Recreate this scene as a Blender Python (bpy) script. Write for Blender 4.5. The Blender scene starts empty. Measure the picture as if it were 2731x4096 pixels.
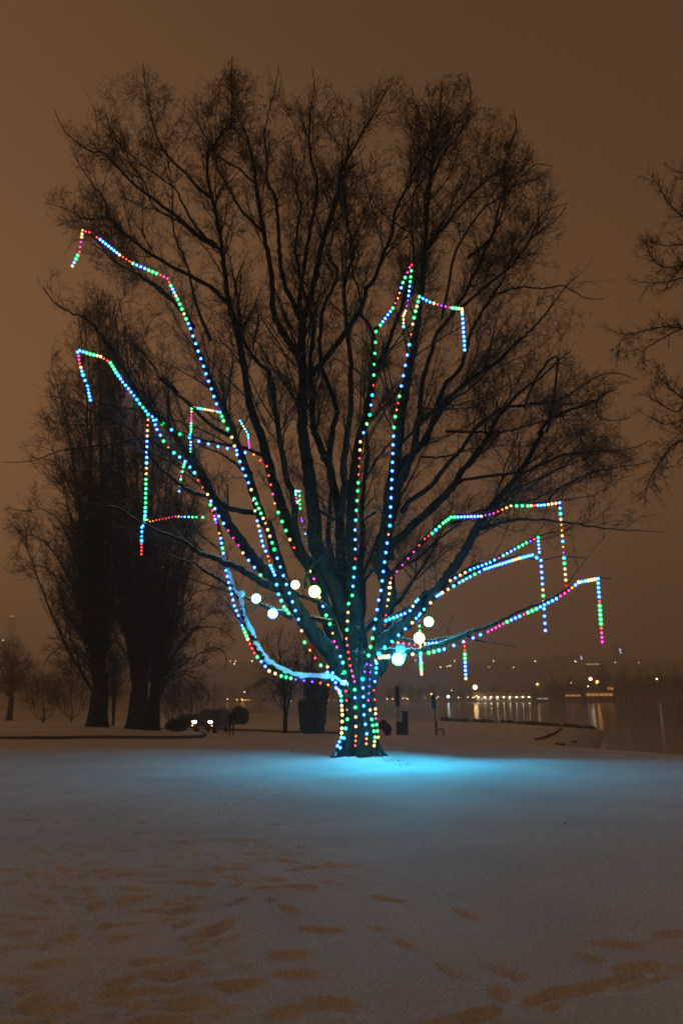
import bpy, bmesh, math, random
import numpy as np
from mathutils import Vector

rng = np.random.default_rng(7)
random.seed(7)
S = bpy.context.scene
C = S.collection

# ------------------------------------------------------------------ camera
FPX = 24.0 / 36.0 * 4096.0          # focal length in photograph pixels
CX, CY = 1365.5, 2048.0
PITCH = math.atan(739.0 / FPX)      # the horizon lies 739 px under the middle
CAMZ = 1.6
cam_d = bpy.data.cameras.new('camera')
cam_d.sensor_fit = 'VERTICAL'
cam_d.sensor_height = 36.0
cam_d.sensor_width = 24.0
cam_d.lens = 24.0
cam_d.clip_start = 0.1
cam_d.clip_end = 6000.0
cam = bpy.data.objects.new('camera', cam_d)
C.objects.link(cam)
cam.location = (0, 0, CAMZ)
cam.rotation_euler = (math.radians(90) + PITCH, 0, 0)
S.camera = cam

# ------------------------------------------------------------------ sky
world = bpy.data.worlds.new('World')
S.world = world
world.use_nodes = True
nt = world.node_tree
nt.nodes.clear()
w_out = nt.nodes.new('ShaderNodeOutputWorld')
w_bg = nt.nodes.new('ShaderNodeBackground')
tc = nt.nodes.new('ShaderNodeTexCoord')
sep = nt.nodes.new('ShaderNodeSeparateXYZ')
nt.links.new(tc.outputs['Generated'], sep.inputs[0])
ramp = nt.nodes.new('ShaderNodeValToRGB')     # low cloud lit by the town: glow by elevation
cr = ramp.color_ramp
cr.elements[0].position = 0.0
cr.elements[0].color = (0.1900, 0.1020, 0.0500, 1)
cr.elements[1].position = 1.0
cr.elements[1].color = (0.1200, 0.0680, 0.0360, 1)
e = cr.elements.new(0.14); e.color = (0.2200, 0.1080, 0.0480, 1)
e = cr.elements.new(0.30); e.color = (0.2050, 0.0950, 0.0400, 1)
e = cr.elements.new(0.50); e.color = (0.1640, 0.0760, 0.0320, 1)
e = cr.elements.new(0.78); e.color = (0.0950, 0.0480, 0.0225, 1)
nt.links.new(sep.outputs['Z'], ramp.inputs[0])
azm = nt.nodes.new('ShaderNodeMath'); azm.operation = 'MULTIPLY_ADD'   # the glow is stronger over the town on the left
azm.inputs[1].default_value = -0.60; azm.inputs[2].default_value = 0.95
nt.links.new(sep.outputs['X'], azm.inputs[0])
cl = nt.nodes.new('ShaderNodeTexNoise'); cl.inputs['Scale'].default_value = 2.2; cl.inputs['Detail'].default_value = 3.0
nt.links.new(tc.outputs['Generated'], cl.inputs['Vector'])
clm = nt.nodes.new('ShaderNodeMath'); clm.operation = 'MULTIPLY_ADD'
clm.inputs[1].default_value = 0.16; clm.inputs[2].default_value = 0.92
nt.links.new(cl.outputs['Fac'], clm.inputs[0])
mm = nt.nodes.new('ShaderNodeMath'); mm.operation = 'MULTIPLY'
nt.links.new(azm.outputs[0], mm.inputs[0]); nt.links.new(clm.outputs[0], mm.inputs[1])
nt.links.new(ramp.outputs[0], w_bg.inputs['Color'])
nt.links.new(mm.outputs[0], w_bg.inputs['Strength'])
nt.links.new(w_bg.outputs[0], w_out.inputs['Surface'])

S.view_settings.view_transform = 'Standard'
S.view_settings.look = 'None'
S.view_settings.exposure = 0.0
S.view_settings.gamma = 1.0
S.render.engine = 'CYCLES'
S.cycles.use_denoising = True
S.cycles.volume_bounces = 6
S.cycles.transparent_max_bounces = 24
S.cycles.max_bounces = 8
S.cycles.diffuse_bounces = 3
S.cycles.glossy_bounces = 3
S.cycles.transmission_bounces = 3
S.cycles.caustics_reflective = False
S.cycles.caustics_refractive = False
S.cycles.filter_width = 1.7
S.cycles.use_light_tree = True

LED = {'b': (0.055, 0.42, 1.0), 'c': (0.06, 0.72, 1.0), 'g': (0.07, 0.90, 0.30), 'w': (1.0, 0.80, 0.46),
       'o': (1.0, 0.40, 0.12), 'r': (1.0, 0.10, 0.08), 'm': (1.0, 0.08, 0.62), 'v': (0.32, 0.09, 1.0)}
GLOW = {'b': (0.0, 0.15, 1.0), 'c': (0.0, 0.65, 0.90), 'g': (0.0, 0.75, 0.16), 'w': (1.0, 0.62, 0.25),
        'o': (1.0, 0.25, 0.03), 'r': (1.0, 0.02, 0.02), 'm': (0.9, 0.02, 0.45), 'v': (0.20, 0.02, 1.0)}
LED_POWER = {'b': 34.0, 'c': 22.0, 'g': 20.0, 'w': 5.0, 'o': 5.5, 'r': 9.0, 'm': 8.0, 'v': 9.0}
HAZE_DENSITY = 0.0016

# ------------------------------------------------------------------ helpers
def ray(u, v):
    x = (u - CX) / FPX
    z = -(v - CY) / FPX
    c, s = math.cos(PITCH), math.sin(PITCH)
    return x, c - z * s, s + z * c

def P(u, v, y):
    """the point of the place seen at photograph position (u, v), y metres ahead"""
    dx, dy, dz = ray(u, v)
    t = y / dy
    return (dx * t, y, CAMZ + dz * t)

def project(p):
    c, s = math.cos(PITCH), math.sin(PITCH)
    q = np.asarray(p, float)
    y = q[..., 1]; z = q[..., 2] - CAMZ
    fwd = y * c + z * s
    up = -y * s + z * c
    return CX + FPX * q[..., 0] / fwd, CY - FPX * up / fwd

TILES = {'A': (0, 800, 1.568), 'B': (1000, 800, 1.568), 'C': (0, 1600, 1.30667), 'D': (1500, 1700, 1.27376),
         'E': (1150, 2250, 2.24), 'F': (900, 2500, 1.96), 'G': (900, 1600, 1.96), 'H': (500, 1500, 2.24),
         'I': (700, 2100, 2.24), 'J': (2300, 600, 1.568), 'K': (1400, 1100, 1.568), 'L': (700, 500, 1.568),
         'M': (0, 100, 1.20615), 'O': (1300, 200, 1.20615), 'N': (1500, 2400, 1.27376), 'S': (0, 0, 1.0),
         'Q': (1700, 2550, 1.5208), 'R': (1450, 2650, 3.4844), 'T': (700, 2780, 3.92)}

def parse(txt):
    """'A x,y x,y B x,y' -> list of photograph positions; letters between points are kept as colour runs"""
    t = (0, 0, 1.0)
    pts = []
    for w in txt.split():
        if w in TILES:
            t = TILES[w]
        elif ',' in w:
            a, b = w.split(',')
            pts.append([t[0] + float(a) / t[2], t[1] + float(b) / t[2], ''])
        else:
            pts[-1][2] = w
    return pts

MATS = {}
def mat(name, color=(0.5, 0.5, 0.5), rough=0.8, metal=0.0, noise=None, bump=None, emit=None, spec=0.3):
    if name in MATS:
        return MATS[name]
    m = bpy.data.materials.new(name)
    m.use_nodes = True
    n = m.node_tree
    bs = n.nodes['Principled BSDF']
    bs.inputs['Base Color'].default_value = (*color, 1)
    bs.inputs['Roughness'].default_value = rough
    bs.inputs['Metallic'].default_value = metal
    bs.inputs['Specular IOR Level'].default_value = spec
    if noise:
        sc, amt = noise
        tx = n.nodes.new('ShaderNodeTexNoise'); tx.inputs['Scale'].default_value = sc; tx.inputs['Detail'].default_value = 5
        co = n.nodes.new('ShaderNodeTexCoord'); n.links.new(co.outputs['Object'], tx.inputs['Vector'])
        mx = n.nodes.new('ShaderNodeMix'); mx.data_type = 'RGBA'
        mx.inputs['A'].default_value = (*[c * (1 - amt) for c in color], 1)
        mx.inputs['B'].default_value = (*[min(1, c * (1 + amt)) for c in color], 1)
        n.links.new(tx.outputs['Fac'], mx.inputs['Factor'])
        n.links.new(mx.outputs['Result'], bs.inputs['Base Color'])
        if bump:
            bp = n.nodes.new('ShaderNodeBump'); bp.inputs['Strength'].default_value = bump[0]; bp.inputs['Distance'].default_value = bump[1]
            n.links.new(tx.outputs['Fac'], bp.inputs['Height']); n.links.new(bp.outputs[0], bs.inputs['Normal'])
    if emit:
        bs.inputs['Emission Color'].default_value = (*emit[0], 1)
        bs.inputs['Emission Strength'].default_value = emit[1]
    MATS[name] = m
    return m

def bark_material(name, c1, c2, snow=0.0, scale=9.0):
    """bark with fine vertical furrows; snow lies where the surface faces up"""
    m = bpy.data.materials.new(name); m.use_nodes = True
    n = m.node_tree; L = n.links
    bs = n.nodes['Principled BSDF']
    bs.inputs['Roughness'].default_value = 0.9
    bs.inputs['Specular IOR Level'].default_value = 0.2
    co = n.nodes.new('ShaderNodeTexCoord')
    mp = n.nodes.new('ShaderNodeMapping'); mp.inputs['Scale'].default_value = (1, 1, 0.28)
    L.new(co.outputs['Object'], mp.inputs['Vector'])
    tx = n.nodes.new('ShaderNodeTexNoise'); tx.inputs['Scale'].default_value = scale; tx.inputs['Detail'].default_value = 8
    tx.inputs['Distortion'].default_value = 0.6
    L.new(mp.outputs[0], tx.inputs['Vector'])
    rp = n.nodes.new('ShaderNodeValToRGB')
    rp.color_ramp.elements[0].position = 0.35; rp.color_ramp.elements[0].color = (*c1, 1)
    rp.color_ramp.elements[1].position = 0.68; rp.color_ramp.elements[1].color = (*c2, 1)
    L.new(tx.outputs['Fac'], rp.inputs[0])
    bp = n.nodes.new('ShaderNodeBump'); bp.inputs['Strength'].default_value = 1.0; bp.inputs['Distance'].default_value = 0.07
    L.new(tx.outputs['Fac'], bp.inputs['Height']); L.new(bp.outputs[0], bs.inputs['Normal'])
    if snow > 0:
        ge = n.nodes.new('ShaderNodeNewGeometry'); sp = n.nodes.new('ShaderNodeSeparateXYZ')
        L.new(ge.outputs['Normal'], sp.inputs[0])
        nz = n.nodes.new('ShaderNodeTexNoise'); nz.inputs['Scale'].default_value = 14; nz.inputs['Detail'].default_value = 4
        L.new(co.outputs['Object'], nz.inputs['Vector'])
        ad = n.nodes.new('ShaderNodeMath'); ad.operation = 'MULTIPLY_ADD'; ad.inputs[1].default_value = 0.7
        L.new(nz.outputs['Fac'], ad.inputs[0]); L.new(sp.outputs['Z'], ad.inputs[2])
        mr = n.nodes.new('ShaderNodeMapRange'); mr.inputs['From Min'].default_value = 1.32 - snow; mr.inputs['From Max'].default_value = 1.42 - snow
        L.new(ad.outputs[0], mr.inputs['Value'])
        mx = n.nodes.new('ShaderNodeMix'); mx.data_type = 'RGBA'
        L.new(mr.outputs[0], mx.inputs['Factor']); L.new(rp.outputs[0], mx.inputs['A'])
        mx.inputs['B'].default_value = (0.72, 0.75, 0.78, 1)
        L.new(mx.outputs['Result'], bs.inputs['Base Color'])
    else:
        L.new(rp.outputs[0], bs.inputs['Base Color'])
    MATS[name] = m
    return m

def link(name, me, parent=None, material=None):
    o = bpy.data.objects.new(name, me)
    C.objects.link(o)
    if material is not None and me is not None and len(me.materials) == 0:
        me.materials.append(material)
    if parent is not None:
        o.parent = parent
        o.matrix_parent_inverse = parent.matrix_world.inverted() if False else o.matrix_parent_inverse
    return o

def tag(o, label=None, cat=None, group=None, kind=None):
    if label: o['label'] = label
    if cat: o['category'] = cat
    if group: o['group'] = group
    if kind: o['kind'] = kind
    return o

def empty(name, loc, label, cat, group=None):
    o = bpy.data.objects.new(name, None)
    C.objects.link(o)
    o.empty_display_size = 0.2
    o.location = loc
    return tag(o, label, cat, group)

def mesh_np(name, V, F, smooth=True):
    """V (n,3) floats, F (m,k) ints"""
    me = bpy.data.meshes.new(name)
    V = np.ascontiguousarray(V, np.float32); F = np.ascontiguousarray(F, np.int32)
    k = F.shape[1]
    me.vertices.add(len(V)); me.vertices.foreach_set('co', V.ravel())
    me.loops.add(F.size); me.loops.foreach_set('vertex_index', F.ravel())
    me.polygons.add(len(F))
    me.polygons.foreach_set('loop_start', np.arange(0, F.size, k, dtype=np.int32))
    me.polygons.foreach_set('loop_total', np.full(len(F), k, np.int32))
    me.polygons.foreach_set('use_smooth', np.full(len(F), smooth, bool))
    me.update(calc_edges=True)
    me.validate()
    return me

def tubes(Pts, R, k):
    """Pts (B,n,3), R (B,n) -> vertices and quads of B tapering tubes of k sides"""
    B, n, _ = Pts.shape
    T = np.gradient(Pts, axis=1)
    T /= np.linalg.norm(T, axis=2, keepdims=True) + 1e-9
    mean = T.mean(axis=1, keepdims=True)
    ref = np.where(np.abs(mean[..., 2:3]) > 0.75, np.array([1.0, 0.13, 0.0]), np.array([0.0, 0.11, 1.0]))
    U = np.cross(T, np.broadcast_to(ref, T.shape)); U /= np.linalg.norm(U, axis=2, keepdims=True) + 1e-9
    W = np.cross(T, U)
    a = np.arange(k) * 2 * math.pi / k
    ring = (U[:, :, None, :] * np.cos(a)[None, None, :, None] + W[:, :, None, :] * np.sin(a)[None, None, :, None])
    V = Pts[:, :, None, :] + ring * R[:, :, None, None]
    V = V.reshape(-1, 3)
    b = np.arange(B)[:, None, None] * n * k
    i = np.arange(n - 1)[None, :, None] * k
    j = np.arange(k)[None, None, :]
    j2 = (j + 1) % k
    F = np.stack([b + i + j, b + i + j2, b + i + k + j2, b + i + k + j], axis=-1).reshape(-1, 4)
    return V, F

class Bag:
    def __init__(self): self.V = []; self.F = []; self.n = 0
    def add(self, V, F):
        self.V.append(V); self.F.append(F + self.n); self.n += len(V)
    def tube(self, pts, r, k=6):
        pts = np.asarray(pts, float)[None]; r = np.broadcast_to(np.asarray(r, float), pts.shape[1])[None]
        self.add(*tubes(pts, r, k))
    def build(self, name, material, parent=None, smooth=True):
        return link(name, mesh_np(name, np.concatenate(self.V), np.concatenate(self.F), smooth), parent, material)

def bm_obj(name, bm, material, parent=None, smooth=False):
    me = bpy.data.meshes.new(name)
    bmesh.ops.recalc_face_normals(bm, faces=bm.faces)
    bm.to_mesh(me); bm.free()
    if smooth:
        me.polygons.foreach_set('use_smooth', [True] * len(me.polygons))
    return link(name, me, parent, material)

def bm_box(bm, x0, x1, y0, y1, z0, z1, bevel=0.0):
    vs = [bm.verts.new(p) for p in ((x0,y0,z0),(x1,y0,z0),(x1,y1,z0),(x0,y1,z0),(x0,y0,z1),(x1,y0,z1),(x1,y1,z1),(x0,y1,z1))]
    fs = [bm.faces.new([vs[i] for i in f]) for f in ((0,3,2,1),(4,5,6,7),(0,1,5,4),(1,2,6,5),(2,3,7,6),(3,0,4,7))]
    if bevel:
        es = list({e for f in fs for e in f.edges})
        bmesh.ops.bevel(bm, geom=es, offset=bevel, segments=2, affect='EDGES', profile=0.6)

def box(name, dims, material, parent=None, bevel=0.0):
    bm = bmesh.new(); bm_box(bm, *dims, bevel=bevel)
    return bm_obj(name, bm, material, parent)

def sphere_mesh(name, r, seg, rings, sz=1.0):
    bm = bmesh.new()
    bmesh.ops.create_uvsphere(bm, u_segments=seg, v_segments=rings, radius=r)
    for v in bm.verts: v.co.z *= sz
    me = bpy.data.meshes.new(name); bm.to_mesh(me); bm.free()
    me.polygons.foreach_set('use_smooth', [True] * len(me.polygons))
    return me

def smooth(a, b, x):
    t = np.clip((x - a) / (b - a), 0, 1)
    return t * t * (3 - 2 * t)

def inside(poly, x, y):
    poly = np.asarray(poly, float)
    x = np.asarray(x, float); y = np.asarray(y, float)
    r = np.zeros(x.shape, bool)
    x0, y0 = poly[-1]
    for x1, y1 in poly:
        c = ((y1 > y) != (y0 > y)) & (x < (x0 - x1) * (y - y1) / (y0 - y1 + 1e-12) + x1)
        r ^= c
        x0, y0 = x1, y1
    return r

def polydist(poly, x, y, closed=True):
    poly = np.asarray(poly, float)
    d = np.full(np.shape(x), 1e9)
    n = len(poly)
    for i in range(n if closed else n - 1):
        a = poly[i]; b = poly[(i + 1) % n]
        ab = b - a
        t = np.clip(((x - a[0]) * ab[0] + (y - a[1]) * ab[1]) / (ab @ ab + 1e-12), 0, 1)
        d = np.minimum(d, np.hypot(x - a[0] - t * ab[0], y - a[1] - t * ab[1]))
    return d

# cheap smooth value noise on the plane
_tab = np.random.default_rng(3).random((256, 256))
def vnoise(x, y):
    xi = np.floor(x).astype(int); yi = np.floor(y).astype(int)
    fx = x - xi; fy = y - yi
    fx = fx * fx * (3 - 2 * fx); fy = fy * fy * (3 - 2 * fy)
    a = _tab[xi & 255, yi & 255]; b = _tab[(xi + 1) & 255, yi & 255]
    c = _tab[xi & 255, (yi + 1) & 255]; d = _tab[(xi + 1) & 255, (yi + 1) & 255]
    return (a * (1 - fx) + b * fx) * (1 - fy) + (c * (1 - fx) + d * fx) * fy - 0.5

# ------------------------------------------------------------------ ground
SHORE = np.array([(260, 12), (120, 18), (60, 22), (24, 28), (18.7, 37), (17.4, 46), (18.5, 52), (24, 66), (31, 83), (29, 88.5), (27, 98), (21, 106),
                  (12, 124), (-10, 150), (-60, 185), (-160, 240), (-420, 330), (-900, 420), (-1500, 470)], float)
LAKE = np.vstack([SHORE, [(-1500, 520), (-600, 540), (-100, 520), (120, 500), (260, 430), (400, 330), (600, 250), (1500, 200), (1500, 8)]])
ISLAND = np.array([(-70, 33), (-40, 37.5), (-22, 39.5), (-15, 39.3), (-11, 40.0), (-8.9, 42.0), (-8.6, 44.5), (-10.0, 52), (-13, 62), (-20, 72), (-60, 80), (-110, 70)], float)
FAR_ISLAND = np.array([(-6.5, 62), (-2.0, 57), (1.0, 54.5), (2.6, 56.5), (3.0, 64), (0, 76), (-8, 84), (-16, 80), (-12, 68)], float)
WATER_Z = -2.2
YK = [0, 15, 19.5, 22.6, 24.0, 26.5, 30, 40, 48, 60, 80, 120, 200, 400, 500, 560, 700, 900, 1150, 1400, 1520]
ZK = [0.0, 0.0, 0.03, 0.0, -0.09, -0.34, -0.47, -0.65, -0.94, -1.3, -1.62, -1.95, -2.0, -1.9, -1.4, -0.9, 3.0, 16.0, 46.0, 74.0, 80.0]

def ground_z(x, y):
    x = np.asarray(x, float); y = np.asarray(y, float)
    yy = y + 1.2 * vnoise(x * 0.09 + 5, y * 0.05) * smooth(18, 30, y)
    z = np.interp(yy, YK, ZK)
    z2 = np.interp(y, [14, 19.5, 24, 30, 38, 46, 60], [0.0, -0.06, -0.33, -0.52, -0.62, -0.80, -1.3])     # on the right the lawn falls away evenly
    z = np.where(y < 60, z + (np.minimum(z2, 0.0) - z) * smooth(0.8, 5.0, x) * smooth(14, 18, y), z)
    hill = smooth(600, 1500, y)
    z = z + hill * (18 * vnoise(x * 0.004 + 9, y * 0.002) + 8 * vnoise(x * 0.015, y * 0.004))
    near = y < 300
    # slope down to the water
    dl = polydist(LAKE, x, y)
    ins = inside(LAKE, x, y)
    t = smooth(0.0, 11.0, dl)
    shore_z = np.where(ins, WATER_Z - 0.10 - 0.9 * smooth(0, 14, dl), WATER_Z + 0.04 + 0.05 * np.minimum(dl, 4))
    z = np.where(ins, shore_z, shore_z * (1 - t) + z * t)
    # the road dips behind the rise on which the tree stands
    # raised islands beside the drive
    for poly, h in ((ISLAND, 0.52), (FAR_ISLAND, 0.35)):
        i2 = inside(poly, x, y)
        d2 = polydist(poly, x, y)
        up = np.where(i2, 0.13 * smooth(0.0, 0.12, d2) + h * smooth(0.2, 9, d2), 0)
        z = z + up
    # heap round the trunk, gentle unevenness
    dt = np.hypot(x - TREE_X, y - TREE_Y)
    z = z + 0.10 * np.exp(-(dt / 1.1) ** 2) * (0.8 + 0.8 * vnoise(x * 2.2, y * 2.2))
    z = z + 0.10 * vnoise(x * 0.22, y * 0.22) * smooth(2, 8, y) + 0.030 * vnoise(x * 0.9 + 7, y * 0.9) + 0.010 * vnoise(x * 3.1, y * 3.1)
    return z

TREE_Y = 19.6
TREE_X = P(1432, 3000, TREE_Y)[0]

def gz(x, y):
    return float(ground_z(np.array([x]), np.array([y]))[0])

def G(u, v):
    """where the ray through photograph position (u, v) meets the ground"""
    dx, dy, dz = ray(u, v)
    ys = np.concatenate([np.linspace(3.5, 30, 900), np.linspace(30, 160, 1600)[1:]])
    t = ys / dy
    h = CAMZ + dz * t - ground_z(dx * t, ys)
    k = np.argmax(h < 0)
    if h[k] >= 0: k = len(ys) - 1
    return float(dx * t[k]), float(ys[k])

# trodden marks: (u, v) trails in the photograph, stamped as soft hollows
def stamp(Z, X, Y, cx, cy, ang, a, b, depth):
    depth *= 0.42
    m = (np.abs(X - cx) < 2.2 * a + 0.1) & (np.abs(Y - cy) < 2.2 * a + 0.1)
    if not m.any(): return
    dx = X[m] - cx; dy = Y[m] - cy
    c, s = math.cos(ang), math.sin(ang)
    p = (dx * c + dy * s) / a; q = (-dx * s + dy * c) / b
    r2 = p * p + q * q
    Z[m] += -depth * np.exp(-r2 ** 1.35) + 0.30 * depth * np.exp(-((np.sqrt(r2) - 1.35) / 0.28) ** 2)

def make_ground():
    xf = np.arange(-6.4, 6.41, 0.032)
    g = []; d = 0.034; x = 6.4
    while x < 1500: x += d; g.append(x); d *= 1.055
    g[-1] = 1500.0
    xs = np.concatenate([-np.array(g)[::-1], xf, g])
    ys = list(np.arange(3.2, 11.5, 0.030)); d = 0.031
    while ys[-1] < 1500:
        ys.append(ys[-1] + d)
        d = max(d, ys[-1] * 0.0032) if ys[-1] < 26 else (0.085 if ys[-1] < 44 else d * 1.022)
    ys = np.array(ys); ys[-1] = 1500.0
    back = np.array([-1500, -600, -200, -60, -20, -6, 0.0, 1.6, 2.6])
    ys = np.concatenate([back, ys])
    X, Y = np.meshgrid(xs, ys)
    Z = ground_z(X, Y)
    r = random.Random(11)
    # single prints and walking lines; angle from the direction of each line
    def trail(txt, step=0.42, depth=0.05, wob=0.12, a=0.115, b=0.045):
        q = [G(u, v) for u, v, _ in parse(txt)]
        side = 1
        for (x0, y0), (x1, y1) in zip(q[:-1], q[1:]):
            L = math.hypot(x1 - x0, y1 - y0); ang = math.atan2(y1 - y0, x1 - x0)
            n = max(1, int(L / step))
            for i in range(n):
                t = (i + r.uniform(0.2, 0.8)) / n
                side = -side
                ox, oy = -math.sin(ang) * wob * side, math.cos(ang) * wob * side
                stamp(Z, X, Y, x0 + (x1 - x0) * t + ox + r.gauss(0, 0.03), y0 + (y1 - y0) * t + oy + r.gauss(0, 0.03),
                      ang + r.gauss(0, 0.2), a * r.uniform(0.8, 1.7), b * r.uniform(0.8, 1.5), depth * r.uniform(0.5, 1.3))
    def drag(txt, depth=0.05, b=0.10):
        q = [G(u, v) for u, v, _ in parse(txt)]
        for (x0, y0), (x1, y1) in zip(q[:-1], q[1:]):
            L = math.hypot(x1 - x0, y1 - y0); ang = math.atan2(y1 - y0, x1 - x0)
            n = max(2, int(L / 0.09))
            for i in range(n):
                t = i / n
                stamp(Z, X, Y, x0 + (x1 - x0) * t + r.gauss(0, 0.02), y0 + (y1 - y0) * t + r.gauss(0, 0.02), ang + r.gauss(0, 0.12), 0.11, 0.72 * b * r.uniform(0.6, 1.3), depth * 0.42 * r.uniform(0.2, 1.7))
    k = 2731 / 2352.0
    # positions read in the photograph (source pixels)
    trail('S 0,3270 430,3290 700,3400 1000,3520 1180,3600 1400,3720 1700,3800 2050,3960', 0.62, 0.06)
    trail('S 60,3460 200,3560 400,3680 700,3700 1000,3560 1350,3580', 0.5, 0.07)
    trail('S 380,3200 620,3350 900,3440 1120,3420 1260,3440 1330,3560', 0.6, 0.055)
    trail('S 880,3180 960,3280 1080,3380 1200,3420', 0.6, 0.045)
    trail('S 1080,3340 1000,3480 990,3640 950,3800', 0.55, 0.05)
    trail('S 1400,3560 1700,3620 1900,3700 2150,3800 2400,3900', 0.8, 0.055)
    trail('S 1600,3760 1800,3830 2100,3960 2160,4010', 0.75, 0.055)
    trail('S 560,3160 640,3230 720,3190 900,3150 980,3110', 0.7, 0.035)
    trail('S 1040,3240 1100,3180 1060,3130 1000,3090', 0.6, 0.03)
    trail('S 120,3240 220,3330 300,3440 420,3600', 0.5, 0.05)
    trail('S 0,3420 160,3380 420,3330 640,3300', 0.6, 0.04)
    trail('S 100,3700 330,3780 560,3680 760,3620', 0.45, 0.07)
    trail('S 700,3880 900,3760 1000,3680 1400,3720', 0.5, 0.06)
    trail('S 0,3560 120,3440 60,3340', 0.5, 0.05)
    for _ in range(100):   # the much walked corner on the left
        u = r.uniform(-60, 1000); v = r.uniform(3480, 4180)
        if u > 1500 - (v - 3480) * 1.0: continue
        x0, y0 = G(u, v)
        stamp(Z, X, Y, x0, y0, r.uniform(-0.3, 1.2), r.uniform(0.09, 0.18), r.uniform(0.04, 0.075), r.uniform(0.025, 0.055))
    for _ in range(110):
        u = r.uniform(0, 1450); v = r.uniform(3040, 3560)
        x0, y0 = G(u, v)
        stamp(Z, X, Y, x0, y0, r.uniform(-0.5, 0.9), r.uniform(0.09, 0.2), r.uniform(0.045, 0.075), r.uniform(0.02, 0.045))
    for u, v in ((540, 3068), (1180, 3010), (870, 3100), (940, 3142), (980, 3195), (1100, 3300), (1105, 3180), (690, 3900), (720, 4030),
                 (1170, 4060), (1180, 3910), (1330, 4030), (2490, 3790), (2700, 3740), (2560, 3880), (1150, 3830), (520, 3560), (500, 3600)):
        x0, y0 = G(u, v)
        stamp(Z, X, Y, x0, y0, r.uniform(-0.4, 0.5), 0.16, 0.08, 0.05)
    drag('S 1740,4110 1980,4060 2200,3990 2400,3950 2560,3900 2731,3860', 0.08, 0.08)
    drag('S 1980,4110 2260,4010 2560,3940 2800,3870', 0.05, 0.055)
    drag('S 0,3800 180,3780 420,3660', 0.05, 0.055)
    drag('S 120,4110 330,4060 640,3960 760,3860', 0.07, 0.07)
    drag('S 300,4110 520,4040 730,3920', 0.05, 0.055)
    drag('S 100,3470 230,3560 300,3640', 0.05, 0.06)
    drag('S 720,3740 760,3860 700,3980', 0.05, 0.055)
    drag('S 820,3850 860,3740 960,3680', 0.05, 0.055)
    drag('S 460,3610 560,3600 640,3590', 0.06, 0.05)
    drag('S 990,3610 1100,3600 1180,3560', 0.05, 0.06)
    drag('S 0,4000 100,3960 260,3920', 0.05, 0.07)
    V = np.stack([X.ravel(), Y.ravel(), Z.ravel()], 1)
    ny, nx = X.shape
    i = np.arange(ny - 1)[:, None] * nx; j = np.arange(nx - 1)[None]
    F = np.stack([i + j, i + j + 1, i + nx + j + 1, i + nx + j], -1).reshape(-1, 4)
    m = bpy.data.materials.new('snow'); m.use_nodes = True
    n = m.node_tree; L = n.links; bs = n.nodes['Principled BSDF']
    bs.inputs['Roughness'].default_value = 0.75; bs.inputs['Specular IOR Level'].default_value = 0.25
    co = n.nodes.new('ShaderNodeTexCoord')
    t1 = n.nodes.new('ShaderNodeTexNoise'); t1.inputs['Scale'].default_value = 28; t1.inputs['Detail'].default_value = 6; t1.inputs['Roughness'].default_value = 0.7
    t2 = n.nodes.new('ShaderNodeTexNoise'); t2.inputs['Scale'].default_value = 0.5; t2.inputs['Detail'].default_value = 6
    for t in (t1, t2): L.new(co.outputs['Object'], t.inputs['Vector'])
    rp = n.nodes.new('ShaderNodeValToRGB')
    rp.color_ramp.elements[0].position = 0.3; rp.color_ramp.elements[0].color = (0.66, 0.68, 0.70, 1)
    rp.color_ramp.elements[1].position = 0.6; rp.color_ramp.elements[1].color = (0.80, 0.82, 0.84, 1)
    L.new(t2.outputs['Fac'], rp.inputs[0])
    t3 = n.nodes.new('ShaderNodeTexNoise'); t3.inputs['Scale'].default_value = 55; t3.inputs['Detail'].default_value = 3; L.new(co.outputs['Object'], t3.inputs['Vector'])
    gr = n.nodes.new('ShaderNodeMapRange'); gr.inputs['From Min'].default_value = 0.35; gr.inputs['From Max'].default_value = 0.65; gr.inputs['To Min'].default_value = 0.80; gr.inputs['To Max'].default_value = 1.12
    L.new(t3.outputs['Fac'], gr.inputs['Value'])
    gm = n.nodes.new('ShaderNodeMix'); gm.data_type = 'RGBA'; gm.blend_type = 'MULTIPLY'; gm.inputs['Factor'].default_value = 1.0
    L.new(rp.outputs[0], gm.inputs['A']); L.new(gr.outputs[0], gm.inputs['B'])
    # thin snow with mud and grass showing by the water, woods and mud on the far shore
    sx = n.nodes.new('ShaderNodeSeparateXYZ'); L.new(co.outputs['Object'], sx.inputs[0])
    far = n.nodes.new('ShaderNodeMapRange'); far.inputs['From Min'].default_value = 250; far.inputs['From Max'].default_value = 480
    L.new(sx.outputs['Y'], far.inputs['Value'])
    low = n.nodes.new('ShaderNodeMapRange'); low.inputs['From Min'].default_value = -1.7; low.inputs['From Max'].default_value = -2.2
    L.new(sx.outputs['Z'], low.inputs['Value'])
    lowm = n.nodes.new('ShaderNodeMath'); lowm.operation = 'MULTIPLY'; lowm.inputs[1].default_value = 0.75; L.new(low.outputs[0], lowm.inputs[0])
    mxm = n.nodes.new('ShaderNodeMath'); mxm.operation = 'MAXIMUM'; L.new(far.outputs[0], mxm.inputs[0]); L.new(lowm.outputs[0], mxm.inputs[1])
    mx = n.nodes.new('ShaderNodeMix'); mx.data_type = 'RGBA'; L.new(mxm.outputs[0], mx.inputs['Factor'])
    L.new(gm.outputs['Result'], mx.inputs['A']); mx.inputs['B'].default_value = (0.16, 0.15, 0.14, 1)
    L.new(mx.outputs['Result'], bs.inputs['Base Color'])
    bp = n.nodes.new('ShaderNodeBump'); bp.inputs['Strength'].default_value = 0.8; bp.inputs['Distance'].default_value = 0.03
    L.new(t1.outputs['Fac'], bp.inputs['Height']); L.new(bp.outputs[0], bs.inputs['Normal'])
    MATS['snow'] = m
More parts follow.
